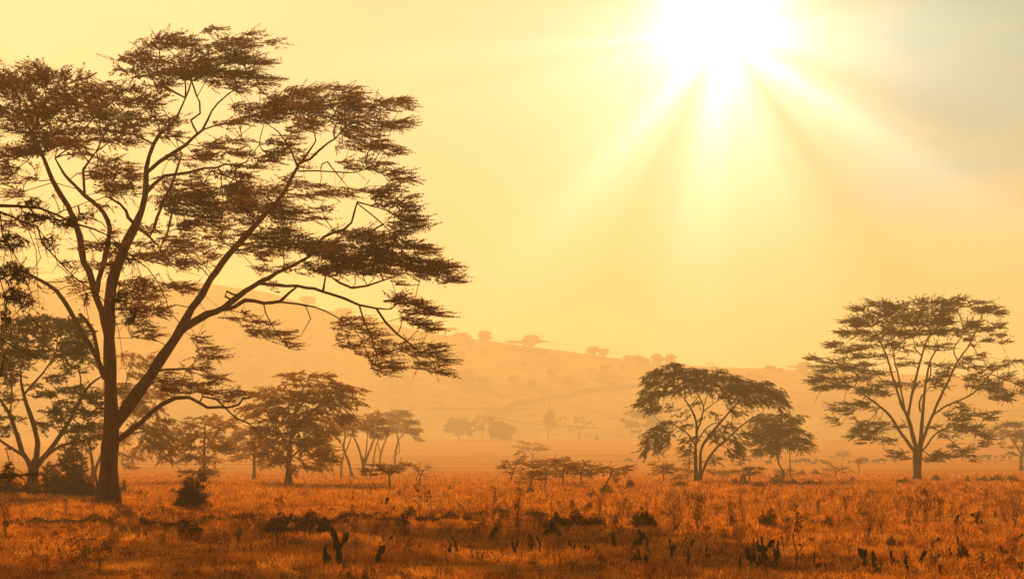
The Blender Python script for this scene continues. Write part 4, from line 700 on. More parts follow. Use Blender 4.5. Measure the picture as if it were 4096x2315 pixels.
for (lb, b, l, p, sd) in [
 ('tall bare-branched oval tree at the far edge of the plain', ('G', 895, 1018), [('G', [(895, 1019, 9), (897, 960, 8), (905, 900, 6), (910, 830, 3)]), ('G', [(897, 955, 6), (920, 930, 5), (945, 890, 3)]), ('G', [(900, 930, 5), (880, 890, 4), (865, 850, 2)])],
  [('G', [(910, 810, 40, 18), (910, 840, 55, 20), (905, 870, 60, 20), (920, 900, 48, 16), (890, 895, 36, 14), (930, 935, 20, 8)])], 83),
 ('bare forked tree with a low left branch at the far edge of the plain', ('G', 1125, 1012), [('G', [(1125, 1013, 11), (1125, 975, 10), (1122, 945, 7), (1105, 905, 5), (1085, 865, 3)]), ('G', [(1124, 980, 6), (1090, 955, 5), (1060, 940, 4), (1030, 935, 2)]), ('G', [(1123, 945, 7), (1155, 915, 5), (1200, 895, 4), (1240, 905, 2)]), ('G', [(1135, 930, 5), (1160, 880, 4), (1155, 850, 2)])],
  [('G', [(1105, 858, 34, 12), (1150, 850, 26, 10), (1130, 880, 34, 12), (1195, 888, 30, 10), (1225, 905, 20, 7), (1055, 942, 26, 7), (1170, 900, 30, 8)])], 84)]:
    far_tree(lb, b, l, p, sd, leaves=False, rtip=.07, space=.75, dens=1.6, infill=.3, bark='twig')
far_tree('pale umbrella-shaped tree at the far edge of the plain, beside the drooping boughs', ('G', 1560, 1020), [('G', [(1563, 1021, 10), (1562, 960, 9), (1560, 920, 7), (1540, 870, 4), (1520, 830, 2)]), ('G', [(1561, 925, 6), (1590, 880, 5), (1620, 845, 3)]), ('G', [(1562, 950, 5), (1510, 910, 4), (1470, 890, 2)]), ('G', [(1562, 950, 5), (1620, 905, 4), (1670, 885, 2)])],
 [('G', [(1520, 824, 65, 8), (1580, 840, 85, 14), (1640, 855, 45, 10), (1480, 888, 40, 6), (1660, 882, 45, 8), (1510, 915, 45, 8), (1620, 910, 40, 8), (1530, 960, 26, 6, .6), (1450, 880, 24, 4)])], 85)
# stump on the far edge
g0 = ground_at('G', 1251, 1012); T = Tubes(); T.add([(0, 0, -.2), (0, 0, 1), (.1, 0, 2), (.05, 0, 3)], [1., .7, .5, .32], 7, True); T.add([(0, 0, .6), (.7, .1, .8), (.95, .1, 1.1)], [.22, .16, .1], 5, True)
st = empty('tree_stump', g0, 'small dark stump standing on the far edge of the plain', 'stump'); T.build('stump_wood', M['bark'], st)

# ------------------------------------------------------------------ trees on the hill
def hill_proto(name, seed, shape):
    rng = np.random.default_rng(seed); root = empty(name, (0, 0, 0)); T = Tubes(); T.add([(0, 0, -.5), (.1, 0, 1.5), (0, .1, 4)], [.4, .3, .18], 6); base = np.array([(.1, 0, 1.5), (0, .1, 3), (0, .1, 4)])
    pts = []
    for _ in range(40 if shape == 'round' else 20):
        c = np.array([rng.uniform(-3.2, 3.2), rng.uniform(-3, 3), rng.uniform(.9, 7.5)]) if shape == 'round' else np.array([rng.uniform(-4, 4), rng.uniform(-4, 4), rng.uniform(5.4, 6.6)])
        if shape == 'round' and np.linalg.norm((c-[0, 0, 4])/[3.6, 3.4, 3.6]) > 1: continue
        pts.append(c+rng.normal(0, .55, (12, 3))*[1, 1, .7 if shape == 'round' else .3])
    pts = np.vstack(pts); pos, par, order = grow(base, pts, .4); wood(T, pos, par, order, 3, .03, 2.4, rng, 4, rmax=.2); T.build('trunk', M['bark'], root)
    dd = rng.normal(0, 1, pts.shape)*[1, 1, .35]; dd /= np.linalg.norm(dd, axis=1, keepdims=True)
    v, f = sprays(pts, dd, .9, .8, 26, .5, .32, rng, .7); mesh_obj('crown', v, f, M['leaf_far'], root, smooth=False); return root
HP = {'round': hill_proto('hill_tree', 5, 'round'), 'flat': hill_proto('hill_tree', 6, 'flat')}; used = set()
def put_hill(shape, fr, x, y, h, w, label):
    sx, sy = src(fr, x, y+4); p = hill_hit(sx, sy+2); k = FR[fr][2]/F*p[1]; top = EYE-(src(fr, x, y-h)[1]-HY)/F*p[1]; s = (w*k/7.2, w*k/7.2, max(h*k, top-p[2])/(7.6 if shape == 'round' else 6.4))
    src_o = HP[shape]
    if shape not in used:
        used.add(shape); r = src_o; r.location = p; r.scale = s; tag(r, label, 'tree', 'trees scattered on the hill')
    else: r = dup(src_o, p, random.random()*6, s, label, 'trees scattered on the hill')
    r['category'] = 'tree'
random.seed(3)
for a in [('flat', 'G', 150, 250, 42, 120, 'flat-topped tree on the skyline just beyond the big acacia boughs'), ('round', 'G', 270, 288, 50, 130, 'wide rounded bush-like tree on the skyline right of the flat-topped one'),
 ('round', 'G', 432, 292, 66, 108, 'rounded tree alone on the skyline, highest one clear of the big acacia'), ('round', 'G', 765, 322, 68, 118, 'large round tree on the skyline with a lower spreading tree before it'), ('flat', 'G', 760, 350, 48, 200, 'low spreading tree just below the skyline in front of the large round tree'),
 ('round', 'G', 1220, 392, 54, 92, 'left tree of the touching pair on the skyline above the bare trees'), ('round', 'G', 1302, 402, 50, 70, 'right smaller tree of the touching pair on the skyline'), ('round', 'G', 1478, 436, 34, 66, 'low small tree on the skyline, left of two joined small ones'), ('round', 'G', 1552, 448, 46, 84, 'pointed small tree on the skyline before the ridge dips'),
 ('round', 'G', 1695, 458, 66, 96, 'dark round tree on the skyline above the left of the umbrella acacia'), ('round', 'G', 1782, 460, 62, 96, 'pale round tree on the skyline touching the dark round one'), ('flat', 'H', 915, 330, 12, 60, 'tiny low tree on the skyline above the umbrella acacia top'),
 ('round', 'H', 1425, 372, 34, 90, 'low bushy tree on the skyline left of the round one by the wide acacia'), ('round', 'H', 1690, 386, 76, 122, 'round tree on the skyline next to the wide dark acacia'), ('flat', 'H', 1595, 372, 30, 60, 'small flat tree on the skyline beside the round one at right'), ('round', 'H', 1500, 378, 22, 50, 'very small tree on the skyline right of the low bushy one'), ('round', 'H', 1790, 385, 22, 50, 'small tree on the skyline touching the tips of the wide acacia'),
 ('round', 'E', 480, 312, 40, 90, 'hazy tree on the upper hill seen under the big acacia limb'), ('round', 'E', 690, 385, 46, 95, 'hazy tree on the hill edge seen among hanging big acacia boughs'), ('flat', 'E', 1280, 490, 32, 80, 'flat tree on the skyline at the tips of the big acacia boughs')]: put_hill(*a)
rs = random.Random(9); kk = 0
for i in range(64):
    gx, gy = rs.uniform(-300, 2400), rs.uniform(330, 640)
    sx, sy = src('G', gx, gy+max(0, (600-gx))*-.08+max(0, gx-1600)*.05)
    p = hill_hit(sx, sy)
    if p[1] > RIDGE-16 or p[1] < 740: continue
    s = rs.uniform(.35, .8)
    dup(HP['round'], p, rs.random()*6, (s*1.6, s*1.6, s), 'one of many faint low bushes dotting the open hillside below the skyline', 'faint bushes on the hillside')['category'] = 'bush'

# ------------------------------------------------------------------ thorn tree reaching in from outside the frame
_t0 = make_tree('thorn_tree', 'near thorn tree reaching in at the left edge with dark thorny hanging twigs', 'tree', 22., [
 ('Q', [(-2130, 3471, 150), (-2000, 2400, 130), (-1800, 1400, 105), (-1500, 700, 80), (-1000, 320, 55), (-500, 190, 38), (0, 152, 27), (150, 155, 25), (330, 172, 22), (480, 230, 19), (620, 300, 17), (780, 345, 14), (900, 400, 12), (1020, 500, 11), (1120, 590, 10), (1230, 670, 9), (1320, 800, 8), (1380, 930, 7), (1430, 1100, 4)]),
 ('Q', [(-600, 205, 28), (-300, 170, 24), (0, 205, 21), (120, 250, 20), (220, 300, 18), (310, 322, 16), (350, 460, 13), (500, 620, 12), (620, 750, 11), (800, 880, 10), (930, 1000, 8), (990, 1200, 6), (1020, 1400, 3)]),
 ('Q', [(220, 298, 12), (400, 262, 11), (500, 205, 9), (650, 150, 7), (780, 100, 4)]),
 ('Q', [(480, 235, 10), (620, 280, 10), (740, 250, 9), (840, 290, 8), (960, 420, 5)]),
 ('Q', [(310, 330, 9), (450, 520, 8), (480, 640, 6), (420, 720, 3)]),
 ('Q', [(0, 225, 14), (20, 400, 12), (100, 520, 11), (180, 660, 9), (210, 780, 7), (260, 870, 4)]),
 ('Q', [(-200, 300, 14), (-60, 560, 12), (0, 760, 11), (40, 900, 9), (30, 1080, 8), (10, 1230, 6), (40, 1400, 3)]),
 ('Q', [(-300, 900, 14), (-100, 1180, 12), (0, 1255, 11), (110, 1330, 10), (230, 1380, 9), (380, 1450, 4)]),
 ('Q', [(1120, 592, 8), (1180, 750, 7), (1192, 880, 6), (1130, 1000, 3)]),
 ('Q', [(600, 740, 8), (710, 960, 7), (740, 1100, 5), (755, 1250, 2)]),
 ('Q', [(220, 305, 9), (300, 520, 8), (310, 800, 6), (330, 1000, 3)]),
 ('Q', [(100, 240, 9), (60, 420, 8), (150, 800, 6), (180, 1000, 3)]),
 ('C', [(-1750, 1700, 60), (-900, 1330, 40), (-300, 1210, 26), (0, 1182, 16), (60, 1172, 13), (140, 1164, 11), (200, 1154, 8), (265, 1165, 4)]),
 ('C', [(0, 1178, 10), (25, 1145, 9), (70, 1085, 4)]),
 ('Q', [(740, 350, 9), (850, 480, 8), (930, 640, 6), (960, 800, 3)]),
], [('Q', [(100, 450, 150, 90, .7), (80, 700, 110, 110, .9), (200, 720, 110, 100, .7), (110, 900, 110, 90, .9), (230, 950, 80, 80, .6), (50, 1060, 50, 90, .8), (300, 250, 200, 50, .6), (420, 450, 110, 90, .4), (550, 300, 140, 50, .5), (700, 240, 110, 50, .4), (930, 470, 90, 40, .5), (1060, 610, 80, 45, .5), (1000, 900, 90, 70, .5), (700, 900, 60, 90, .3), (250, 130, 120, 60, .4), (-150, 500, 150, 150, .6), (-150, 900, 150, 200, .6), (1080, 1080, 70, 90, .5), (1200, 800, 40, 90, .3), (560, 640, 60, 60, .3)]), ('C', [(60, 1165, 80, 16, .7), (200, 1160, 60, 10, .7), (45, 1110, 24, 26, .6), (10, 560, 40, 40, .5)])],
 seed=61, space=.19, dens=5.0, L=.16, W=.07, per=1, ll=.045, lw=.022, out=.2, up=-.25, crown_depth=.8, bark='twig', rtip=.0068, zjit=.5, step=.25, fat=1., infill=0, bf=.25, flare=1.3, zspread=.5, expo=2.8)

# ------------------------------------------------------------------ buffalo grazing on the plain
def animal_mesh(name, pose):
    """One skinned body: spine, neck, head, four jointed legs, tail, horns' boss; shape by pose, length about 2.4 m."""
    V, E, Rr = [], [], []
    def chain(pts, start=None):
        prev = start
        for x, y, z, r in pts:
            V.append((x, y, z)); Rr.append((r, r)) if not isinstance(r, tuple) else Rr.append(r); i = len(V)-1
            if prev is not None: E.append((prev, i))
            prev = i
        return prev
    lie = pose == 'lying'; dz = -.62 if lie else 0.
    V.append((0, 0, 1.08+dz)); Rr.append((.40, .43))
    chest = chain([(.42, 0, 1.10+dz, (.40, .46)), (.78, 0, 1.16+dz, (.33, .42))], 0)
    hip = chain([(-.42, 0, 1.10+dz, (.38, .40)), (-.78, 0, 1.12+dz, (.30, .34))], 0)
    chain([(-1.02, 0, 1.12+dz, .06), (-1.10, 0, .85+dz*.8, .03), (-1.12, 0, .52+dz*.4, .045)], hip)
    if pose == 'grazing': hd = chain([(1.08, 0, 1.0, (.22, .27)), (1.36, 0, .66, .19), (1.48, 0, .40, .16), (1.52, 0, .16, .10)], chest)
    elif lie: hd = chain([(1.05, .05, .86, (.20, .25)), (1.28, .1, 1.06, .18), (1.52, .14, 1.0, .14), (1.72, .16, .9, .10)], chest)
    else: hd = chain([(1.08, 0, 1.26, (.22, .27)), (1.34, 0, 1.36, .19), (1.58, 0, 1.24, .15), (1.78, 0, 1.08, .10)], chest)
    hb = V[hd-2]
    for s in (1, -1):
        a = chain([(hb[0]-.02, hb[1]+s*.20, hb[2]+.05, .075), (hb[0]-.02, hb[1]+s*.42, hb[2]-.02, .06), (hb[0]-.05, hb[1]+s*.52, hb[2]+.16, .025)], hd-2)
        if lie:
            chain([(.62, s*.30, .34, .17), (.92, s*.36, .12, .09), (.62, s*.40, .08, .07)], chest); chain([(-.62, s*.32, .34, .2), (-.22, s*.44, .14, .10), (-.58, s*.46, .08, .07)], hip)
        else:
            st = .14*s
            chain([(.74+st*.3, s*.22, .80, .17), (.76+st, s*.22, .48, .10), (.72+st, s*.22, .16, .065), (.76+st, s*.22, .04, .08)], chest)
            chain([(-.70, s*.22, .78, .20), (-.60-st, s*.22, .56, .12), (-.84-st, s*.22, .38, .075), (-.80-st, s*.22, .14, .06), (-.77-st, s*.22, .04, .08)], hip)
    me = bpy.data.meshes.new(name); me.from_pydata(V, E, []); o = bpy.data.objects.new(name, me); C.objects.link(o)
    sk = o.modifiers.new('skin', 'SKIN'); sk.use_smooth_shade = True
    for i, r in enumerate(Rr): me.skin_vertices[0].data[i].radius = r
    me.skin_vertices[0].data[0].use_root = True
    o.modifiers.new('sub', 'SUBSURF').levels = 1
    dg = bpy.context.evaluated_depsgraph_get(); nm = bpy.data.meshes.new_from_object(o.evaluated_get(dg)); bpy.data.objects.remove(o)
    nm.name = name; nm.materials.clear(); nm.materials.append(M['hide']); return nm
AM = {p: animal_mesh('buffalo_body', p) for p in ('grazing', 'standing', 'lying')}
def buffalo(pose, fr, x, y, h, face, label):
    p = ground_at(fr, x, y); s = h*FR[fr][2]/F*p[1]/({'grazing': 1.5, 'standing': 1.62, 'lying': 1.2}[pose])
    o = bpy.data.objects.new('buffalo', AM[pose]); C.objects.link(o); o.location = [float(v) for v in p]; o.scale = (s,)*3; o.rotation_euler = (0, 0, R(face))
    tag(o, label, 'buffalo', 'buffalo herd resting and grazing on the plain')
for a in [('grazing', 'N', 190, 243, 50, 168, 'dark buffalo grazing with head down left, under the drooping boughs of the umbrella acacia'), ('standing', 'N', 378, 262, 50, 215, 'dark buffalo standing half turned, left of the bent thin stem'), ('standing', 'N', 576, 246, 40, 100, 'buffalo seen from behind right beside the thin straight stem'),
 ('grazing', 'N', 612, 246, 42, 250, 'buffalo head-on in the gap right of the thin straight stem'), ('grazing', 'N', 672, 247, 50, 175, 'buffalo in side view with head low, left one of the overlapping pair'), ('standing', 'N', 715, 246, 52, 95, 'buffalo from behind, right one of the overlapping pair'),
 ('lying', 'N', 765, 246, 26, 178, 'buffalo lying down in front of an upright one, left of herd centre'), ('standing', 'N', 785, 240, 46, 80, 'upright buffalo seen end-on behind one that lies down'), ('lying', 'N', 868, 249, 42, 172, 'buffalo lying with head raised to the left at the centre of the herd'), ('standing', 'N', 1070, 245, 30, 85, 'small buffalo calf alone between the lying one and the largest'),
 ('grazing', 'N', 1198, 246, 58, 190, 'largest buffalo of the herd, grazing behind the thin single-stemmed acacia'), ('standing', 'N', 1272, 242, 36, 60, 'small buffalo standing right of the largest one'), ('standing', 'N', 1295, 240, 34, 110, 'second small buffalo close to the grazing broad one'), ('grazing', 'N', 1352, 247, 52, 170, 'broad buffalo grazing to the left, nearest the wide dark acacia'),
 ('standing', 'N', 1404, 226, 24, 90, 'very small distant buffalo just behind the broad grazing one'), ('standing', 'N', 1462, 238, 34, 100, 'buffalo half hidden by the low left twigs of the wide acacia'), ('grazing', 'N', 2245, 217, 54, 150, 'left buffalo of the close pair right of the wide acacia'), ('standing', 'N', 2276, 217, 54, 60, 'right buffalo of the close pair right of the wide acacia'),
 ('standing', 'N', 2331, 207, 34, 85, 'small buffalo between the close pair and the upright right-hand one'), ('standing', 'N', 2398, 212, 48, 95, 'upright buffalo seen end-on, left of the small right-edge acacia'), ('lying', 'N', 2385, 222, 18, 175, 'buffalo lying low at the feet of the upright one on the right'), ('standing', 'N', 2452, 213, 46, 70, 'buffalo partly behind the small acacia at the right edge'),
 ('grazing', 'G', 1478, 1184, 36, 20, 'lone small buffalo grazing apart from the herd, left of the umbrella acacia')]: buffalo(*a)

# ------------------------------------------------------------------ plants of the grassland: one of each kind, then copies
def ordinal(i): return ['first', 'second', 'third', 'fourth', 'fifth', 'sixth', 'seventh', 'eighth', 'ninth', 'tenth', 'eleventh', 'twelfth', 'thirteenth', 'fourteenth', 'fifteenth', 'sixteenth', 'seventeenth', 'eighteenth', 'nineteenth', 'twentieth', 'twenty-first', 'twenty-second', 'twenty-third', 'twenty-fourth', 'twenty-fifth', 'twenty-sixth', 'twenty-seventh', 'twenty-eighth', 'twenty-ninth', 'thirtieth', 'thirty-first', 'thirty-second'][i]
def pad_mesh(rng):
    n, k = 10, 9; v = []
    w, t = rng.uniform(.30, .40), rng.uniform(.07, .10)
    for i in range(k):
        a = i/(k-1); z = a; r = math.sin(math.pi*min(1, a**.8*.97+.02))**.7*(.55+.45*a)
        for j in range(n):
            th = j/n*2*math.pi; v.append((math.cos(th)*w*r*(1+.05*math.sin(5*a+j)), math.sin(th)*t*r**.6, z))
    f = [(i*n+j, i*n+(j+1) % n, (i+1)*n+(j+1) % n, (i+1)*n+j) for i in range(k-1) for j in range(n)]
    return np.array(v), np.array(f)
def cactus_proto(seed, n):
    rng = np.random.default_rng(seed); root = empty('prickly_pear', (0, 0, 0)); pads = []
    for i in range(n):
        if i < max(2, n//3): b, h, tilt, yaw = np.array([rng.uniform(-.22, .22), rng.uniform(-.15, .15), -.04]), rng.uniform(.36, .52), rng.normal(0, .28), rng.uniform(0, 3.1)
        else:
            q = pads[rng.integers(0, len(pads))]; b = q[0]+q[1]*rng.uniform(.8, .95); h, tilt, yaw = rng.uniform(.26, .46), rng.normal(0, .55), q[2]+rng.normal(0, .6)
        d = np.array([math.sin(tilt)*math.cos(yaw), math.sin(tilt)*math.sin(yaw), math.cos(tilt)]); sx = np.array([math.cos(yaw), math.sin(yaw), 0]); sx = sx-d*sx.dot(d); sx /= np.linalg.norm(sx); sy = np.cross(d, sx)
        v, f = pad_mesh(rng); v = v*h*np.array([1, 1, 1]); P_ = b+v[:, :1]*sx+v[:, 1:2]*sy+v[:, 2:]*d; pads.append((b, d*h, yaw))
        mesh_obj('cactus_pad', P_, f, M['cactus'], root)
    return root, max(float((p[0]+p[1])[2]) for p in pads)
def bush_proto(name, seed, kind):
    rng = np.random.default_rng(seed); root = empty(name, (0, 0, 0)); T = Tubes(); base = []
    P = dict(leggy=(7, 130, .45, 'dry_leaf', 9), dense=(8, 280, .75, 'bush', 22), pale=(9, 120, .5, 'dry_leaf', 16))[kind]
    for i in range(P[0]):
        a = rng.uniform(0, 6.28); o = rng.uniform(.1, .5 if kind != 'dense' else .6); p = [(0+rng.normal(0, .05), rng.normal(0, .05), -.05), (math.cos(a)*o*.4, math.sin(a)*o*.4, .3), (math.cos(a)*o*1.0, math.sin(a)*o*1.0, .62 if kind != 'dense' else .4)]
        q, r_ = smooth_path(p, [.016, .011, .006], .1); q[1:] += rng.normal(0, .018, q[1:].shape); T.add(q, r_, 5); base.append(q[1:])
    base = np.vstack(base); n = P[1]
    if kind == 'dense':
        u = rng.normal(0, 1, (n, 3)); u /= np.linalg.norm(u, axis=1, keepdims=True); pts = u*rng.uniform(.3, 1, (n, 1))**.5*[.85, .8, .62]; pts[:, 2] = np.abs(pts[:, 2])*.95+.06; pts[:, 2] *= 1+.35*np.sin(pts[:, 0]*5+seed)
    else:
        z = rng.uniform(.25, 1., n)**.8; a = rng.uniform(0, 6.28, n); r = rng.uniform(.05, .62, n)*(.35+z*.75); pts = np.column_stack([np.cos(a)*r, np.sin(a)*r, z])
    pos, par, order = grow(base, pts, .5); wood(T, pos, par, order, len(base), .0035, 2.3, rng, 3, rmax=.012)
    dd = pos[len(base):]-pos[par[len(base):]]; dd /= np.linalg.norm(dd, axis=1, keepdims=True)+1e-6; dd = dd+rng.normal(0, .4, dd.shape)+[0, 0, .2]; dd /= np.linalg.norm(dd, axis=1, keepdims=True)
    T.build('stems', M['twig'], root)
    v, f = sprays(pts, dd, .11, .09, P[4], .05 if kind != 'dense' else .055, .022 if kind != 'dense' else .03, rng, .8)
    mesh_obj('leaves', v, f, M[P[3] if kind != 'leggy' or seed % 2 else 'bush'], root, smooth=False); return root, 1.0 if kind != 'dense' else .72
def stalk_proto(seed):
    rng = np.random.default_rng(seed); root = empty('dry_stalk', (0, 0, 0)); T = Tubes(); lean = rng.normal(0, .16, 2)
    p = [(0, 0, -.03)]+[(lean[0]*z+rng.normal(0, .02), lean[1]*z+rng.normal(0, .02), z) for z in (.25, .5, .75, 1.)]; q, r_ = smooth_path(p, [.011, .010, .008, .006, .003], .08); T.add(q, r_, 5); tip = []
    for i in range(rng.integers(2, 6)):
        j = rng.integers(len(q)//4, len(q)-1); a = rng.uniform(0, 6.28); L = rng.uniform(.12, .35); e = q[j]+np.array([math.cos(a)*L*.6, math.sin(a)*L*.6, L*.8]); T.add([q[j], (q[j]+e)/2+rng.normal(0, .02, 3), e], [.005, .004, .002], 4); tip += [e, (q[j]+e)/2]
    T.build('stem', M['twig'], root); tip = np.array(tip+[q[-1], q[-2], q[-3]]); tip = np.repeat(tip, 2, 0)+rng.normal(0, .02, (len(tip)*2, 3)); dd = rng.normal(0, 1, tip.shape); dd /= np.linalg.norm(dd, axis=1, keepdims=True)
    v, f = sprays(tip, dd, .09, .06, 6, .05, .024, rng, .9); mesh_obj('leaves', v, f, M['dry_leaf' if seed % 3 else 'bush'], root, smooth=False); return root, 1.0
def tuft_proto(seed):
    rng = np.random.default_rng(seed); n = 260; a = rng.uniform(0, 6.28, n); lean = rng.uniform(.05, .5, n); h = rng.uniform(.4, 1., n); b = rng.normal(0, .13, (n, 2)); w = .010
    d = np.column_stack([np.cos(a)*lean, np.sin(a)*lean, np.ones(n)]); s = np.column_stack([-np.sin(a), np.cos(a), np.zeros(n)]); o = np.column_stack([b, np.full(n, -.02)])
    m_ = o+d*(h*.55)[:, None]; e = o+d*h[:, None]+np.column_stack([np.cos(a), np.sin(a), -lean])*(lean*h*.35)[:, None]
    v = np.stack([o-s*w, o+s*w, m_+s*w*.8, m_-s*w*.8, e+s*w*.2, e-s*w*.2], 1).reshape(-1, 3); i = np.arange(n)[:, None]*6
    return mesh_obj('grass_tuft', v, np.vstack([i+[0, 1, 2, 3], i+[3, 2, 4, 5]]), M['straw'], None, False), 1.0
PROTO = {'cactus': [cactus_proto(s, n) for s, n in ((1, 4), (2, 6), (3, 8), (4, 3), (5, 10))], 'leggy': [bush_proto('leggy_shrub', s, 'leggy') for s in (11, 12, 13, 14)], 'dense': [bush_proto('dark_shrub', s, 'dense') for s in (21, 22, 23)],
 'pale': [bush_proto('pale_shrub', s, 'pale') for s in (31, 33)], 'stalk': [stalk_proto(s) for s in (41, 42, 43, 44, 45)], 'tuft': [tuft_proto(s) for s in (51, 52)]}
CAT = {'cactus': 'cactus', 'leggy': 'shrub', 'dense': 'shrub', 'pale': 'shrub', 'stalk': 'dry plant', 'tuft': 'grass tuft'}
GROUP = {'cactus': 'prickly pears in the dry grass', 'leggy': 'leggy twiggy shrubs in the dry grass', 'dense': 'dark low shrubs in the dry grass', 'pale': 'pale leafy shrubs in the dry grass', 'stalk': 'dry stalks standing in the grass', 'tuft': 'straw-coloured grass tufts'}
taken = set(); rp = random.Random(17); CNT = {}
def plant(kind, fr, x, y, h, w=None, label=None, v=None):
    p = ground_at(fr, x, y); k = FR[fr][2]/F*p[1]; pr = PROTO[kind]; i = CNT[kind] = CNT.get(kind, -1)+1; i = (i if v is None else v) % len(pr); o, ph = pr[i]
    sz = h*k/ph*(1.25 if kind == 'cactus' else 1.12); sx = sz if w is None else w*k/1.6
    if kind == 'stalk': sx = sz
    rz = rp.uniform(0, 6.28)
    if (kind, i) in taken: o = dup(o, p, rz, (sx, sx, sz), label, GROUP[kind])
    else: taken.add((kind, i)); o.location = [float(q) for q in p]; o.scale = (sx, sx, sz); o.rotation_euler = (0, 0, rz); tag(o, label, None, GROUP[kind])
    o['category'] = CAT[kind]; return o
# (kind, frame, x, foot y, height, width, what singles it out)
NAMED = [
 ('cactus', 'K', 770, 1125, 300, None, 'tall dark prickly pear with a drooping top, standing alone left of bottom centre', 4), ('cactus', 'K', 1205, 1105, 150, None, 'small dark prickly pear with one upright pad, right of the tall drooping one', 3),
 ('cactus', 'K', 2045, 965, 120, None, 'round bunched prickly pear of several pads near bottom centre', 2), ('cactus', 'K', 1955, 985, 80, None, 'little prickly pear touching the round bunched one on its left', 0), ('cactus', 'K', 2360, 845, 110, None, 'single leaf-like prickly pear pad standing above the bunched one', 3),
 ('cactus', 'L', 1240, 950, 140, None, 'prickly pear with a large oval dark pad, left of a tall stacked one', 3), ('cactus', 'L', 1350, 1010, 200, None, 'tall stacked prickly pear with dark green pads right of the large oval pad', 2), ('cactus', 'L', 1330, 1135, 120, None, 'narrow prickly pear pad low in the grass below the stacked one', 3), ('cactus', 'L', 1620, 1070, 115, None, 'prickly pear of two fat dark pads joined at the foot', 0),
 ('cactus', 'L', 2480, 1090, 220, None, 'dark branching prickly pear with pads hanging on its right side', 4), ('cactus', 'M', 110, 1015, 130, None, 'compact very dark prickly pear left of two long bare stalks', 1), ('cactus', 'M', 1630, 970, 125, None, 'broad prickly pear with three upright blunt pads below the leggy shrubs', 2), ('cactus', 'M', 950, 1115, 160, None, 'prickly pear with one long leaning pad, lower right', 0), ('cactus', 'M', 1045, 1125, 150, None, 'branching prickly pear beside the long leaning pad, lower right', 1),
 ('stalk', 'J', 1665, 890, 335, None, 'tall thin bare stalk in front of the shade right of the thick trunk', 0), ('stalk', 'M', 275, 1160, 590, None, 'tallest bare leaning stalk of the right foreground, leafy only at its tip', 1), ('stalk', 'M', 205, 1145, 300, None, 'bare stalk with a bent top just left of the tallest one', 3), ('stalk', 'K', 1515, 1060, 420, None, 'pale tall stalk with a leafy crown at the middle of the foreground', 4), ('stalk', 'K', 215, 985, 440, None, 'long bent stalk through the dark shrubs left of centre', 2),
 ('dense', 'J', 2095, 527, 62, 90, 'small round dark shrub at the right foot of the spiky bush', None), ('dense', 'J', 1920, 828, 150, 270, 'dark shrub at the lower edge of the tree shade, right of the pale tufts', None), ('pale', 'J', 2390, 892, 195, 310, 'broad pale-leaved shrub at the right end of the tree shade', None), ('dense', 'K', 200, 792, 170, 300, 'dark shrub in the shade with a long bent stalk through it', None), ('dense', 'K', 540, 792, 175, 400, 'widest dark low shrub in the shade left of centre', None),
 ('dense', 'L', 690, 752, 140, 300, 'long dark low shrub at the middle distance just right of centre', None), ('dense', 'L', 1325, 748, 165, 270, 'rounded dark shrub under the umbrella acacia, at the mid-foreground', None), ('dense', 'L', 400, 832, 120, 190, 'dark shrub just in front of the long dark low one', None), ('leggy', 'L', 1650, 805, 330, 330, 'large leggy shrub with many fine stems left of another in the right foreground', None), ('leggy', 'L', 1870, 805, 350, 330, 'large leggy shrub with a long branch leaning right', None),
 ('leggy', 'M', 1010, 835, 320, 300, 'leggy shrub of crossing bare stems left of the wide acacia trunk', None), ('leggy', 'M', 1590, 690, 320, 330, 'big dark leggy shrub directly below the trunk of the wide acacia', None), ('leggy', 'M', 2480, 725, 340, 260, 'dark leggy shrub at the right edge of the picture', None), ('pale', 'J', 1120, 782, 150, 260, 'pale-leaved shrub in the shade straight below the thick trunk', None), ('tuft', 'J', 1345, 792, 180, None, 'tall straw tuft right of the pale shrub below the thick trunk', None), ('tuft', 'J', 555, 812, 120, None, 'low straw tuft at the left lower edge of the shade', None),
]
for kd, fr, x, y, h, w, lb, v in NAMED: plant(kd, fr, x, y, h, w, lb, v)
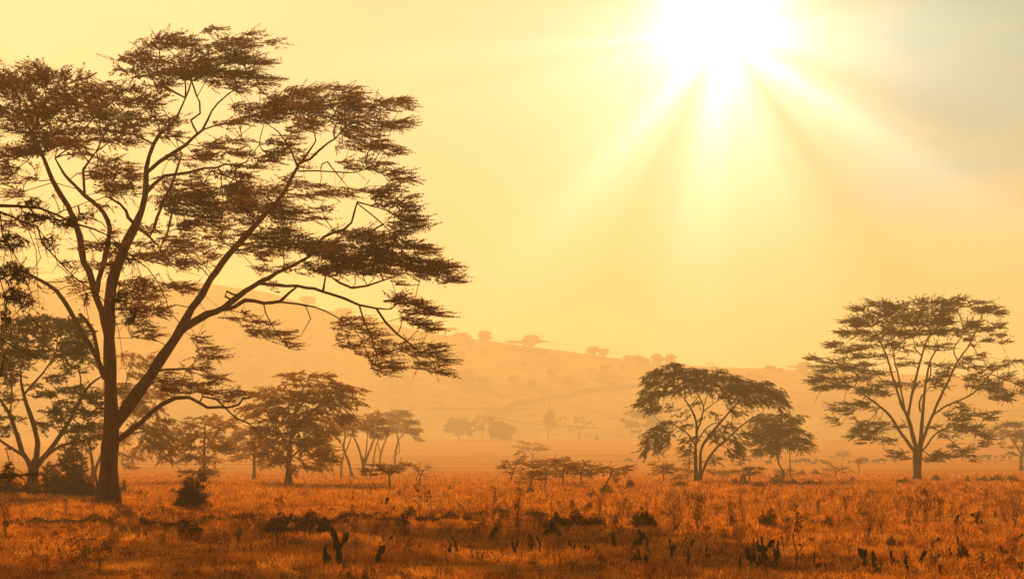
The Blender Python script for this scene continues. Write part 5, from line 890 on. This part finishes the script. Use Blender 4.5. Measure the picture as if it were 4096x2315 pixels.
LIST = {
 'dense': [('J', 150, 700, 50, 260), ('J', 420, 690, 55, 330), ('J', 700, 690, 50, 300), ('J', 960, 680, 60, 260), ('J', 1480, 720, 60, 330), ('J', 1760, 740, 55, 300), ('J', 2130, 700, 60, 340), ('J', 2440, 690, 70, 300), ('K', 330, 700, 80, 330), ('K', 820, 700, 70, 300), ('K', 1060, 660, 60, 300), ('K', 1340, 690, 60, 300), ('K', 1720, 680, 60, 260), ('L', 250, 650, 50, 300),('J', 1740, 402, 50, 80), ('K', 700, 772, 120, 160), ('K', 1550, 642, 110, 150), ('K', 1480, 722, 80, 130), ('K', 2500, 692, 85, 130), ('K', 2480, 602, 80, 200), ('K', 1440, 422, 42, 70), ('K', 100, 432, 45, 70), ('K', 260, 512, 45, 60), ('K', 2130, 702, 70, 100), ('K', 930, 640, 70, 200), ('K', 1200, 640, 60, 200), ('K', 1950, 640, 55, 220), ('K', 2250, 610, 50, 200), ('L', 470, 752, 120, 180), ('L', 870, 742, 105, 150), ('L', 770, 562, 60, 80), ('L', 610, 562, 60, 70), ('L', 180, 392, 50, 110), ('L', 560, 392, 50, 90), ('L', 800, 442, 62, 90), ('L', 950, 428, 90, 150), ('L', 2540, 742, 150, 130), ('L', 1960, 802, 60, 80), ('L', 1190, 352, 110, 90), ('L', 2230, 712, 90, 90), ('L', 2240, 320, 80, 70), ('L', 2330, 322, 85, 110), ('L', 180, 600, 50, 200), ('L', 1100, 360, 40, 120), ('L', 1700, 332, 46, 200), ('L', 1980, 335, 40, 160), ('L', 2480, 335, 40, 160),
   ('M', 30, 742, 160, 120), ('M', 590, 722, 75, 120), ('M', 1240, 917, 85, 100), ('M', 950, 652, 70, 140), ('M', 1400, 722, 55, 90), ('M', 1960, 1032, 150, 130), ('M', 100, 292, 50, 140), ('M', 260, 312, 50, 140), ('M', 420, 312, 50, 160), ('M', 850, 285, 50, 60), ('M', 1350, 300, 60, 140), ('M', 1700, 290, 60, 160), ('M', 2150, 290, 62, 120), ('M', 2300, 285, 60, 160), ('M', 2470, 285, 55, 160), ('M', 2000, 290, 60, 60), ('M', 1930, 372, 30, 60), ('M', 2290, 392, 30, 90), ('M', 330, 210, 40, 100), ('M', 480, 205, 36, 90), ('J', 1240, 395, 125, 60), ('J', 1400, 418, 60, 80), ('J', 930, 432, 120, 70), ('J', 660, 402, 40, 70), ('M', 2440, 1110, 90, 120), ('M', 1090, 1210, 80, 110), ('L', 900, 1105, 80, 100), ('L', 1240, 1140, 80, 130)],
 'leggy': [('J', 660, 625, 150, 100), ('J', 280, 720, 80, 100), ('J', 60, 830, 300, 150), ('J', 1640, 882, 80, 90), ('K', 60, 900, 160, 200), ('K', 880, 830, 100, 160), ('L', 1180, 722, 250, 120), ('L', 1350, 642, 160, 90), ('L', 2200, 762, 260, 150), ('L', 60, 842, 350, 150), ('L', 600, 600, 120, 80), ('L', 880, 640, 160, 110), ('L', 1080, 600, 110, 120), ('L', 2330, 690, 150, 110), ('L', 740, 640, 110, 90), ('L', 1020, 900, 120, 130), ('L', 2130, 900, 130, 150), ('L', 2300, 860, 130, 150), ('L', 1480, 860, 120, 120), ('L', 2060, 640, 150, 150), ('M', 1150, 832, 280, 200), ('M', 1420, 722, 270, 180), ('M', 1730, 702, 250, 170), ('M', 1500, 652, 160, 120), ('M', 2370, 702, 230, 160), ('M', 2110, 702, 130, 90), ('M', 640, 462, 100, 110), ('M', 985, 442, 60, 60), ('M', 780, 642, 190, 120), ('M', 1850, 602, 100, 60), ('M', 200, 800, 150, 170), ('M', 500, 560, 90, 80), ('M', 380, 690, 110, 120), ('M', 1300, 600, 130, 120), ('M', 1660, 1130, 120, 160), ('M', 1900, 830, 140, 110), ('M', 2180, 600, 90, 90), ('M', 650, 1170, 90, 110), ('M', 2480, 1010, 170, 150), ('M', 820, 1000, 90, 110), ('L', 1770, 1060, 110, 140), ('L', 860, 1050, 100, 140), ('L', 2380, 1060, 120, 140), ('K', 2470, 1000, 180, 150), ('K', 2420, 880, 140, 160), ('K', 2290, 760, 90, 110), ('K', 1960, 800, 90, 130)],
 'pale': [('K', 40, 780, 130, 180), ('K', 1000, 785, 130, 220), ('K', 1200, 830, 130, 200), ('K', 1480, 800, 160, 220), ('K', 2200, 830, 130, 200), ('K', 2440, 790, 120, 160), ('L', 300, 760, 130, 180), ('L', 560, 820, 90, 140), ('L', 1040, 760, 110, 110), ('L', 2260, 880, 120, 160), ('M', 190, 730, 110, 130), ('J', 720, 770, 60, 120), ('J', 820, 760, 60, 100)],
 'stalk': [('J', 50, 800, 300), ('J', 95, 592, 150), ('J', 2170, 1190, 160), ('J', 2475, 1195, 145), ('J', 1990, 980, 160), ('J', 780, 470, 90), ('J', 540, 500, 80), ('J', 2290, 522, 90), ('K', 300, 930, 250), ('K', 1670, 742, 370), ('K', 1640, 700, 220), ('K', 1780, 732, 320), ('K', 2165, 702, 190), ('K', 2375, 712, 320), ('K', 1700, 430, 120), ('K', 960, 580, 190), ('K', 940, 740, 150), ('K', 1285, 890, 290), ('K', 2200, 1190, 180), ('K', 500, 590, 70), ('K', 620, 630, 80), ('K', 2360, 1000, 150), ('L', 30, 822, 420), ('L', 180, 562, 150), ('L', 905, 652, 170), ('L', 470, 1240, 280), ('L', 1100, 752, 270), ('L', 1770, 562, 120), ('L', 2325, 652, 230), ('L', 2175, 562, 130), ('L', 640, 860, 120), ('L', 740, 870, 140), ('L', 1980, 640, 150), ('L', 360, 1180, 150), ('M', 115, 592, 95), ('M', 815, 662, 175), ('M', 905, 702, 165), ('M', 1885, 852, 175), ('M', 1970, 832, 265), ('M', 1990, 482, 150), ('M', 1460, 962, 240), ('M', 1410, 970, 150), ('M', 2240, 1200, 180), ('M', 2500, 700, 200), ('M', 2350, 520, 120), ('M', 390, 640, 110), ('M', 905, 215, 90)],
 'cactus': [('K', 1320, 530, 72), ('K', 1385, 575, 52), ('K', 970, 575, 52), ('K', 1365, 895, 60), ('K', 1510, 1065, 40), ('L', 165, 980, 170), ('L', 260, 955, 130), ('L', 25, 1015, 140), ('L', 1700, 930, 80), ('L', 1580, 925, 70), ('L', 1960, 1045, 110), ('L', 2365, 1195, 210), ('L', 2510, 1195, 150), ('L', 1020, 925, 110), ('L', 625, 965, 90), ('L', 760, 1005, 90), ('L', 1780, 1125, 80), ('L', 2100, 1015, 60), ('L', 1800, 930, 60), ('M', 70, 1175, 180), ('M', 458, 915, 62), ('M', 465, 1145, 160), ('M', 1240, 1085, 120), ('M', 1440, 1145, 170), ('M', 1660, 1065, 100), ('M', 1525, 1065, 110), ('M', 1900, 925, 90), ('M', 2165, 1105, 90), ('M', 2490, 925, 100), ('M', 2390, 1015, 90), ('M', 1740, 1225, 100), ('M', 610, 1165, 80), ('M', 860, 1165, 70), ('M', 1305, 1105, 60), ('M', 1880, 705, 90), ('M', 2125, 695, 110), ('M', 2540, 1195, 100), ('M', 490, 520, 50), ('M', 1830, 1000, 70), ('M', 660, 1120, 50), ('M', 2300, 1210, 80)],
 'tuft': [('J', 1230, 770, 140), ('J', 760, 765, 70), ('K', 1500, 830, 120), ('K', 860, 790, 80), ('L', 330, 770, 110), ('M', 200, 770, 100), ('M', 1330, 930, 90), ('M', 2140, 1040, 70), ('K', 930, 1240, 80), ('K', 1090, 1250, 80)],
}
NICE = {'dense': 'dark low shrub', 'leggy': 'thin-stemmed leggy shrub', 'pale': 'pale-leaved low shrub', 'stalk': 'thin dry stalk', 'cactus': 'dark prickly pear', 'tuft': 'straw-coloured grass tuft'}
FAM = {'dense': 'shrubs', 'leggy': 'shrubs', 'pale': 'shrubs', 'stalk': 'stalks', 'cactus': 'prickly pears', 'tuft': 'tufts'}
ZONES = [(0, 1960, 'in the far grass'), (1960, 2060, 'below the acacia trunks'), (2060, 2150, 'in the middle grass'), (2150, 2215, 'in the nearer grass'), (2215, 2400, 'along the bottom edge')]
for kd, L in LIST.items():
    for z0, z1, zt in ZONES:
        for half, ht in ((0, 'left'), (1, 'right')):
            row = sorted([q for q in L+[(b_, c_, d_, None) for a_, b_, c_, d_, *_r in NAMED if a_ == kd] if z0 <= src(q[0], q[1], q[2])[1] < z1 and (src(q[0], q[1], q[2])[0] >= 2048) == bool(half)], key=lambda q: src(q[0], q[1], q[2])[0])
            for i, q in enumerate(row):
                if q[3] is None: continue
                n = len(row); where = f'{ordinal(i)} from left, {ht} half' if n > 1 else f'alone of its kind, {ht} half'
                plant(kd, q[0], q[1], q[2], q[3], q[4] if len(q) > 4 else None, f'{NICE[kd]} {zt}, {where}')
# plants with a shape of their own
def single(name, label, cat, base, limbs, pads, seed, **k):
    a = dict(space=.12, dens=1.2, L=.12, W=.09, per=12, ll=.06, lw=.032, out=.2, up=.3, crown_depth=.8, leaf='bush', bark='twig', rtip=.004, zjit=.08, step=.08, flare=1, infill=.6, flat=.7, zspread=.5); a.update(k)
    return make_tree(name, label, cat, base, limbs, pads, seed=seed, **a)
single('spiky_bush', 'dark dense bush with tall leafy spikes standing alone right of the thick trunk', 'bush', ('J', 1905, 536), [('J', [(1905, 538, 18), (1920, 440, 14), (1960, 360, 12), (1995, 310, 10), (2025, 250, 8), (2015, 200, 4)]), ('J', [(1900, 470, 10), (1900, 350, 8), (1890, 290, 4)]), ('J', [(2010, 290, 8), (2045, 255, 6), (2055, 235, 3)])],
 [('J', [(1880, 480, 95, 45, 2), (1930, 470, 110, 50, 2), (1870, 410, 65, 55, 2), (1910, 370, 60, 45, 2), (1840, 500, 75, 28, 2), (1990, 500, 60, 30, 2), (1890, 320, 30, 30, 1.6), (1960, 400, 45, 40, 1.6), (1995, 335, 30, 30), (2030, 250, 30, 24), (2012, 205, 18, 20), (1875, 285, 16, 16)])], 91, ll=.04, lw=.02, per=9, dens=.8, L=.2, W=.08, rtip=.005)
single('bare_twig_bush', 'bare twiggy bush with elbow-bent branches in the left foreground', 'bush', ('J', 630, 1075), [('J', [(630, 1078, 11), (610, 1020, 10), (590, 950, 9), (584, 930, 5)]), ('J', [(595, 975, 8), (650, 890, 7), (740, 840, 6), (860, 800, 3)]), ('J', [(622, 1045, 7), (680, 980, 6), (740, 910, 5), (820, 895, 3)]), ('J', [(700, 950, 5), (712, 840, 4), (690, 740, 2.5)]), ('J', [(640, 1070, 7), (780, 1040, 6), (860, 960, 5), (960, 850, 4), (1010, 770, 2)]), ('J', [(820, 1010, 5), (800, 900, 4), (790, 840, 2)]), ('J', [(870, 950, 5), (1000, 880, 4), (1150, 800, 2)])],
 [('J', [(780, 900, 140, 60, .25), (900, 920, 120, 90, .35), (820, 980, 90, 40, .35), (780, 1050, 110, 22, .7)])], 92, leaves=True, per=2, ll=.03, lw=.018, leaf='dry_leaf', rtip=.0045)
single('bare_twig_bush', 'forked bare twig with thin raised branches along the bottom left edge', 'bush', ('J', 1000, 1222), [('J', [(998, 1225, 14), (1000, 1140, 11), (1010, 1080, 9), (1060, 1020, 7), (1100, 985, 4)]), ('J', [(1000, 1110, 8), (1000, 1030, 7), (1015, 950, 4)]), ('J', [(998, 1150, 7), (930, 1180, 5), (880, 1240, 3)]), ('J', [(1005, 1095, 6), (1080, 1040, 5), (1160, 990, 2)]), ('J', [(1002, 1040, 5), (940, 1020, 3)])],
 [('J', [(1050, 960, 80, 60, .35), (980, 1060, 60, 50, .3), (1090, 930, 70, 60, .3)])], 93, per=1, ll=.03, lw=.018, rtip=.0045)
single('bare_twig_bush', 'bare fallen-looking forked branch in the grass at the bottom right', 'bush', ('M', 2160, 1130), [('M', [(2160, 1132, 10), (2200, 1150, 8), (2260, 1215, 5)]), ('M', [(2160, 1130, 9), (2110, 1095, 8), (2080, 1060, 4)]), ('M', [(2162, 1125, 8), (2165, 1040, 7), (2130, 980, 3)])], [('M', [(2150, 1040, 60, 50, .4)])], 94, per=2, leaf='dry_leaf')
single('tall_thicket_bush', 'tall hazy thicket bush leaning against the broad domed acacia from the right', 'bush', ('C', 420, 1292), [('C', [(420, 1294, 12), (420, 1180, 10), (430, 1080, 7), (440, 1000, 3)]), ('C', [(420, 1220, 8), (470, 1130, 6), (490, 1060, 3)])],
 [('C', [(430, 1030, 60, 40), (470, 1090, 45, 40), (400, 1100, 60, 45, 1.2), (450, 1150, 65, 40, 1.2), (420, 1200, 80, 40, 1.4), (470, 1250, 75, 36, 1.5), (400, 1260, 75, 30, 1.5)])], 95, space=.26, L=.25, W=.16, ll=.08, lw=.04, per=9, rtip=.007, leaf='leaf')
for x, y, w, h, sd, lb in [(60, 1290, 75, 105, 96, 'hazy dark thicket bush left of the broad domed acacia trunk'), (190, 1292, 80, 70, 97, 'low hazy thicket bush right in front of the broad domed acacia trunk'), (310, 1292, 60, 165, 98, 'hazy upright thicket bush right of the broad domed acacia trunk'), (520, 1296, 45, 80, 99, 'small hazy thicket bush touching the left foot of the thick trunk'), (-60, 1290, 80, 120, 100, 'hazy thicket bush cut by the left edge of the picture')]:
    single('thicket_bush', lb, 'bush', ('C', x, y), [('C', [(x, y+2, 10), (x+5, y-h*.4, 8), (x, y-h*.8, 3)]), ('C', [(x, y-10, 7), (x+w*.4, y-h*.5, 5), (x+w*.6, y-h*.7, 2)]), ('C', [(x, y-10, 7), (x-w*.4, y-h*.5, 5), (x-w*.6, y-h*.7, 2)])],
     [('C', [(x, y-h*.75, w*.7, h*.22), (x-w*.5, y-h*.5, w*.6, h*.25), (x+w*.5, y-h*.5, w*.6, h*.25), (x, y-h*.4, w, h*.25), (x, y-h*.15, w*1.1, h*.18)])], sd, space=.27, dens=1.2, L=.22, W=.16, ll=.08, lw=.04, per=10, rtip=.006, leaf='leaf')
# fallen log with a raised snag
p0 = ground_at('K', 765, 562); k = FR['K'][2]/F*p0[1]; T = Tubes(); T.add([np.array(q)*k for q in ((-55, 0, 8), (-20, 3, 14), (20, 0, 17), (70, -3, 14))], [10*k, 9*k, 6*k, 2*k], 7, True); T.add([np.array(q)*k for q in ((-50, 0, 8), (-62, 0, 26), (-68, 0, 42))], [8*k, 6*k, 3*k], 6, True); T.add([np.array(q)*k for q in ((10, 0, 16), (12, 0, 4), (14, 0, -4))], [4*k, 4*k, 3*k], 5)
lg = empty('fallen_log', p0, 'dark crooked fallen log lying in the sunny grass left of centre', 'log'); T.build('log_wood', M['twig'], lg)

# ------------------------------------------------------------------ dry grass over the plain
rg = np.random.default_rng(77); NB = 520000
u = rg.random(NB); d0, d1 = 23., 210.; q = 1-1.55
dd = (d0**q+(d1**q-d0**q)*u)**(1/q); hw = dd*.41+2.5; X = rg.uniform(-1, 1, NB)*hw; Y = dd
cl = np.sin(X*.8+np.sin(Y*.5)*2)*np.sin(Y*.63+np.sin(X*.35)*1.6)+.6*np.sin(X*2.3+Y*.4)*np.sin(Y*1.9-X)
keep = rg.random(NB) < np.clip(.66+.3*cl, .15, 1); X, Y, cl, dd = X[keep], Y[keep], cl[keep], dd[keep]; n = len(X)
h = rg.uniform(.04, .17, n)*(1+.55*cl)*np.clip(dd/45, 1, 1.6); w = np.maximum(.0055, .00030*dd)*rg.uniform(.7, 1.3, n)
a = rg.uniform(0, 6.28, n); lean = rg.uniform(.1, .8, n); th = rg.uniform(0, 6.28, n)
o = np.column_stack([X, Y, gz(X, Y)-.01]); s = np.column_stack([np.cos(th), np.sin(th), np.zeros(n)])*w[:, None]
mid = o+np.column_stack([np.cos(a)*lean*.4, np.sin(a)*lean*.4, np.ones(n)])*(h*.6)[:, None]; tip = o+np.column_stack([np.cos(a)*lean, np.sin(a)*lean, np.ones(n)*.95])*h[:, None]
v = np.stack([o-s, o+s, mid+s*.75, mid-s*.75, tip], 1).reshape(-1, 3); i = np.arange(n)[:, None]*5
tag(mesh_obj('grass', v, [i+[0, 1, 2, 3], i+[3, 2, 4]], M['straw'], None, False), 'short dry orange grass covering the plain', 'grass', kind='stuff')

# ------------------------------------------------------------------ dry weeds and litter tangled through the grass
NW = 4600; qv = 1-1.5; u = rg.random(NW); dd = (24**qv+(120**qv-24**qv)*u)**(1/qv); X = rg.uniform(-1, 1, NW)*(dd*.41+2); Y = dd
pat = np.sin(X*.55+1.1*np.sin(Y*.41))*np.sin(Y*.5+np.sin(X*.7)*1.3)+.5*np.sin(X*1.7-Y*1.2)
prob = np.clip(.34+.34*pat+.32*np.clip(X/12, -.6, 1)+.5*np.exp(-((Y-43)/6)**2)*(X < 4), .04, 1); prob = prob*np.clip(1.25-(Y-40)/60, .12, 1); kp = rg.random(NW) < prob; X, Y, dd = X[kp], Y[kp], dd[kp]; n = len(X)
H_ = rg.uniform(.14, .5, n)**1.0*rg.uniform(.6, 1.25, n); B = np.column_stack([X, Y, gz(X, Y)-.02]); V_, F_, base_i = [], [], 0
per = 3; o = np.repeat(B, per, 0)+rg.normal(0, .04, (n*per, 3))*[1, 1, 0]; hh = np.repeat(H_, per)*rg.uniform(.5, 1.1, n*per); ln = rg.normal(0, .38, (n*per, 2))
e = o+np.column_stack([ln[:, 0]*hh, ln[:, 1]*hh, hh]); sd = np.column_stack([np.ones(n*per)*.0045, np.zeros(n*per), np.zeros(n*per)])*np.clip(np.repeat(dd, per)/40, 1, 2.2)[:, None]
V1 = np.stack([o-sd, o+sd, e+sd*.5, e-sd*.5], 1).reshape(-1, 3)
lp = 14; tt = rg.uniform(.3, 1.05, (n*per, lp)); c = (o[:, None]+(e-o)[:, None]*tt[..., None]+rg.normal(0, .035, (n*per, lp, 3))).reshape(-1, 3); k_ = len(c)
a = rg.normal(0, 1, (k_, 3)); a /= np.linalg.norm(a, axis=1, keepdims=True); b = np.cross(a, rg.normal(0, 1, (k_, 3))); b /= np.linalg.norm(b, axis=1, keepdims=True); l = (rg.uniform(.010, .027, k_)*np.clip(np.repeat(dd, per*lp)/45, 1, 1.8))[:, None]
V2 = np.stack([c-a*l, c+b*l*.5, c+a*l, c-b*l*.5], 1).reshape(-1, 3); Vv = np.vstack([V1, V2])
tag(mesh_obj('undergrowth', Vv, np.arange(len(Vv)).reshape(-1, 4), M['weed'], None, False), 'tangle of dry brown weeds growing through the grass', 'undergrowth', kind='stuff')
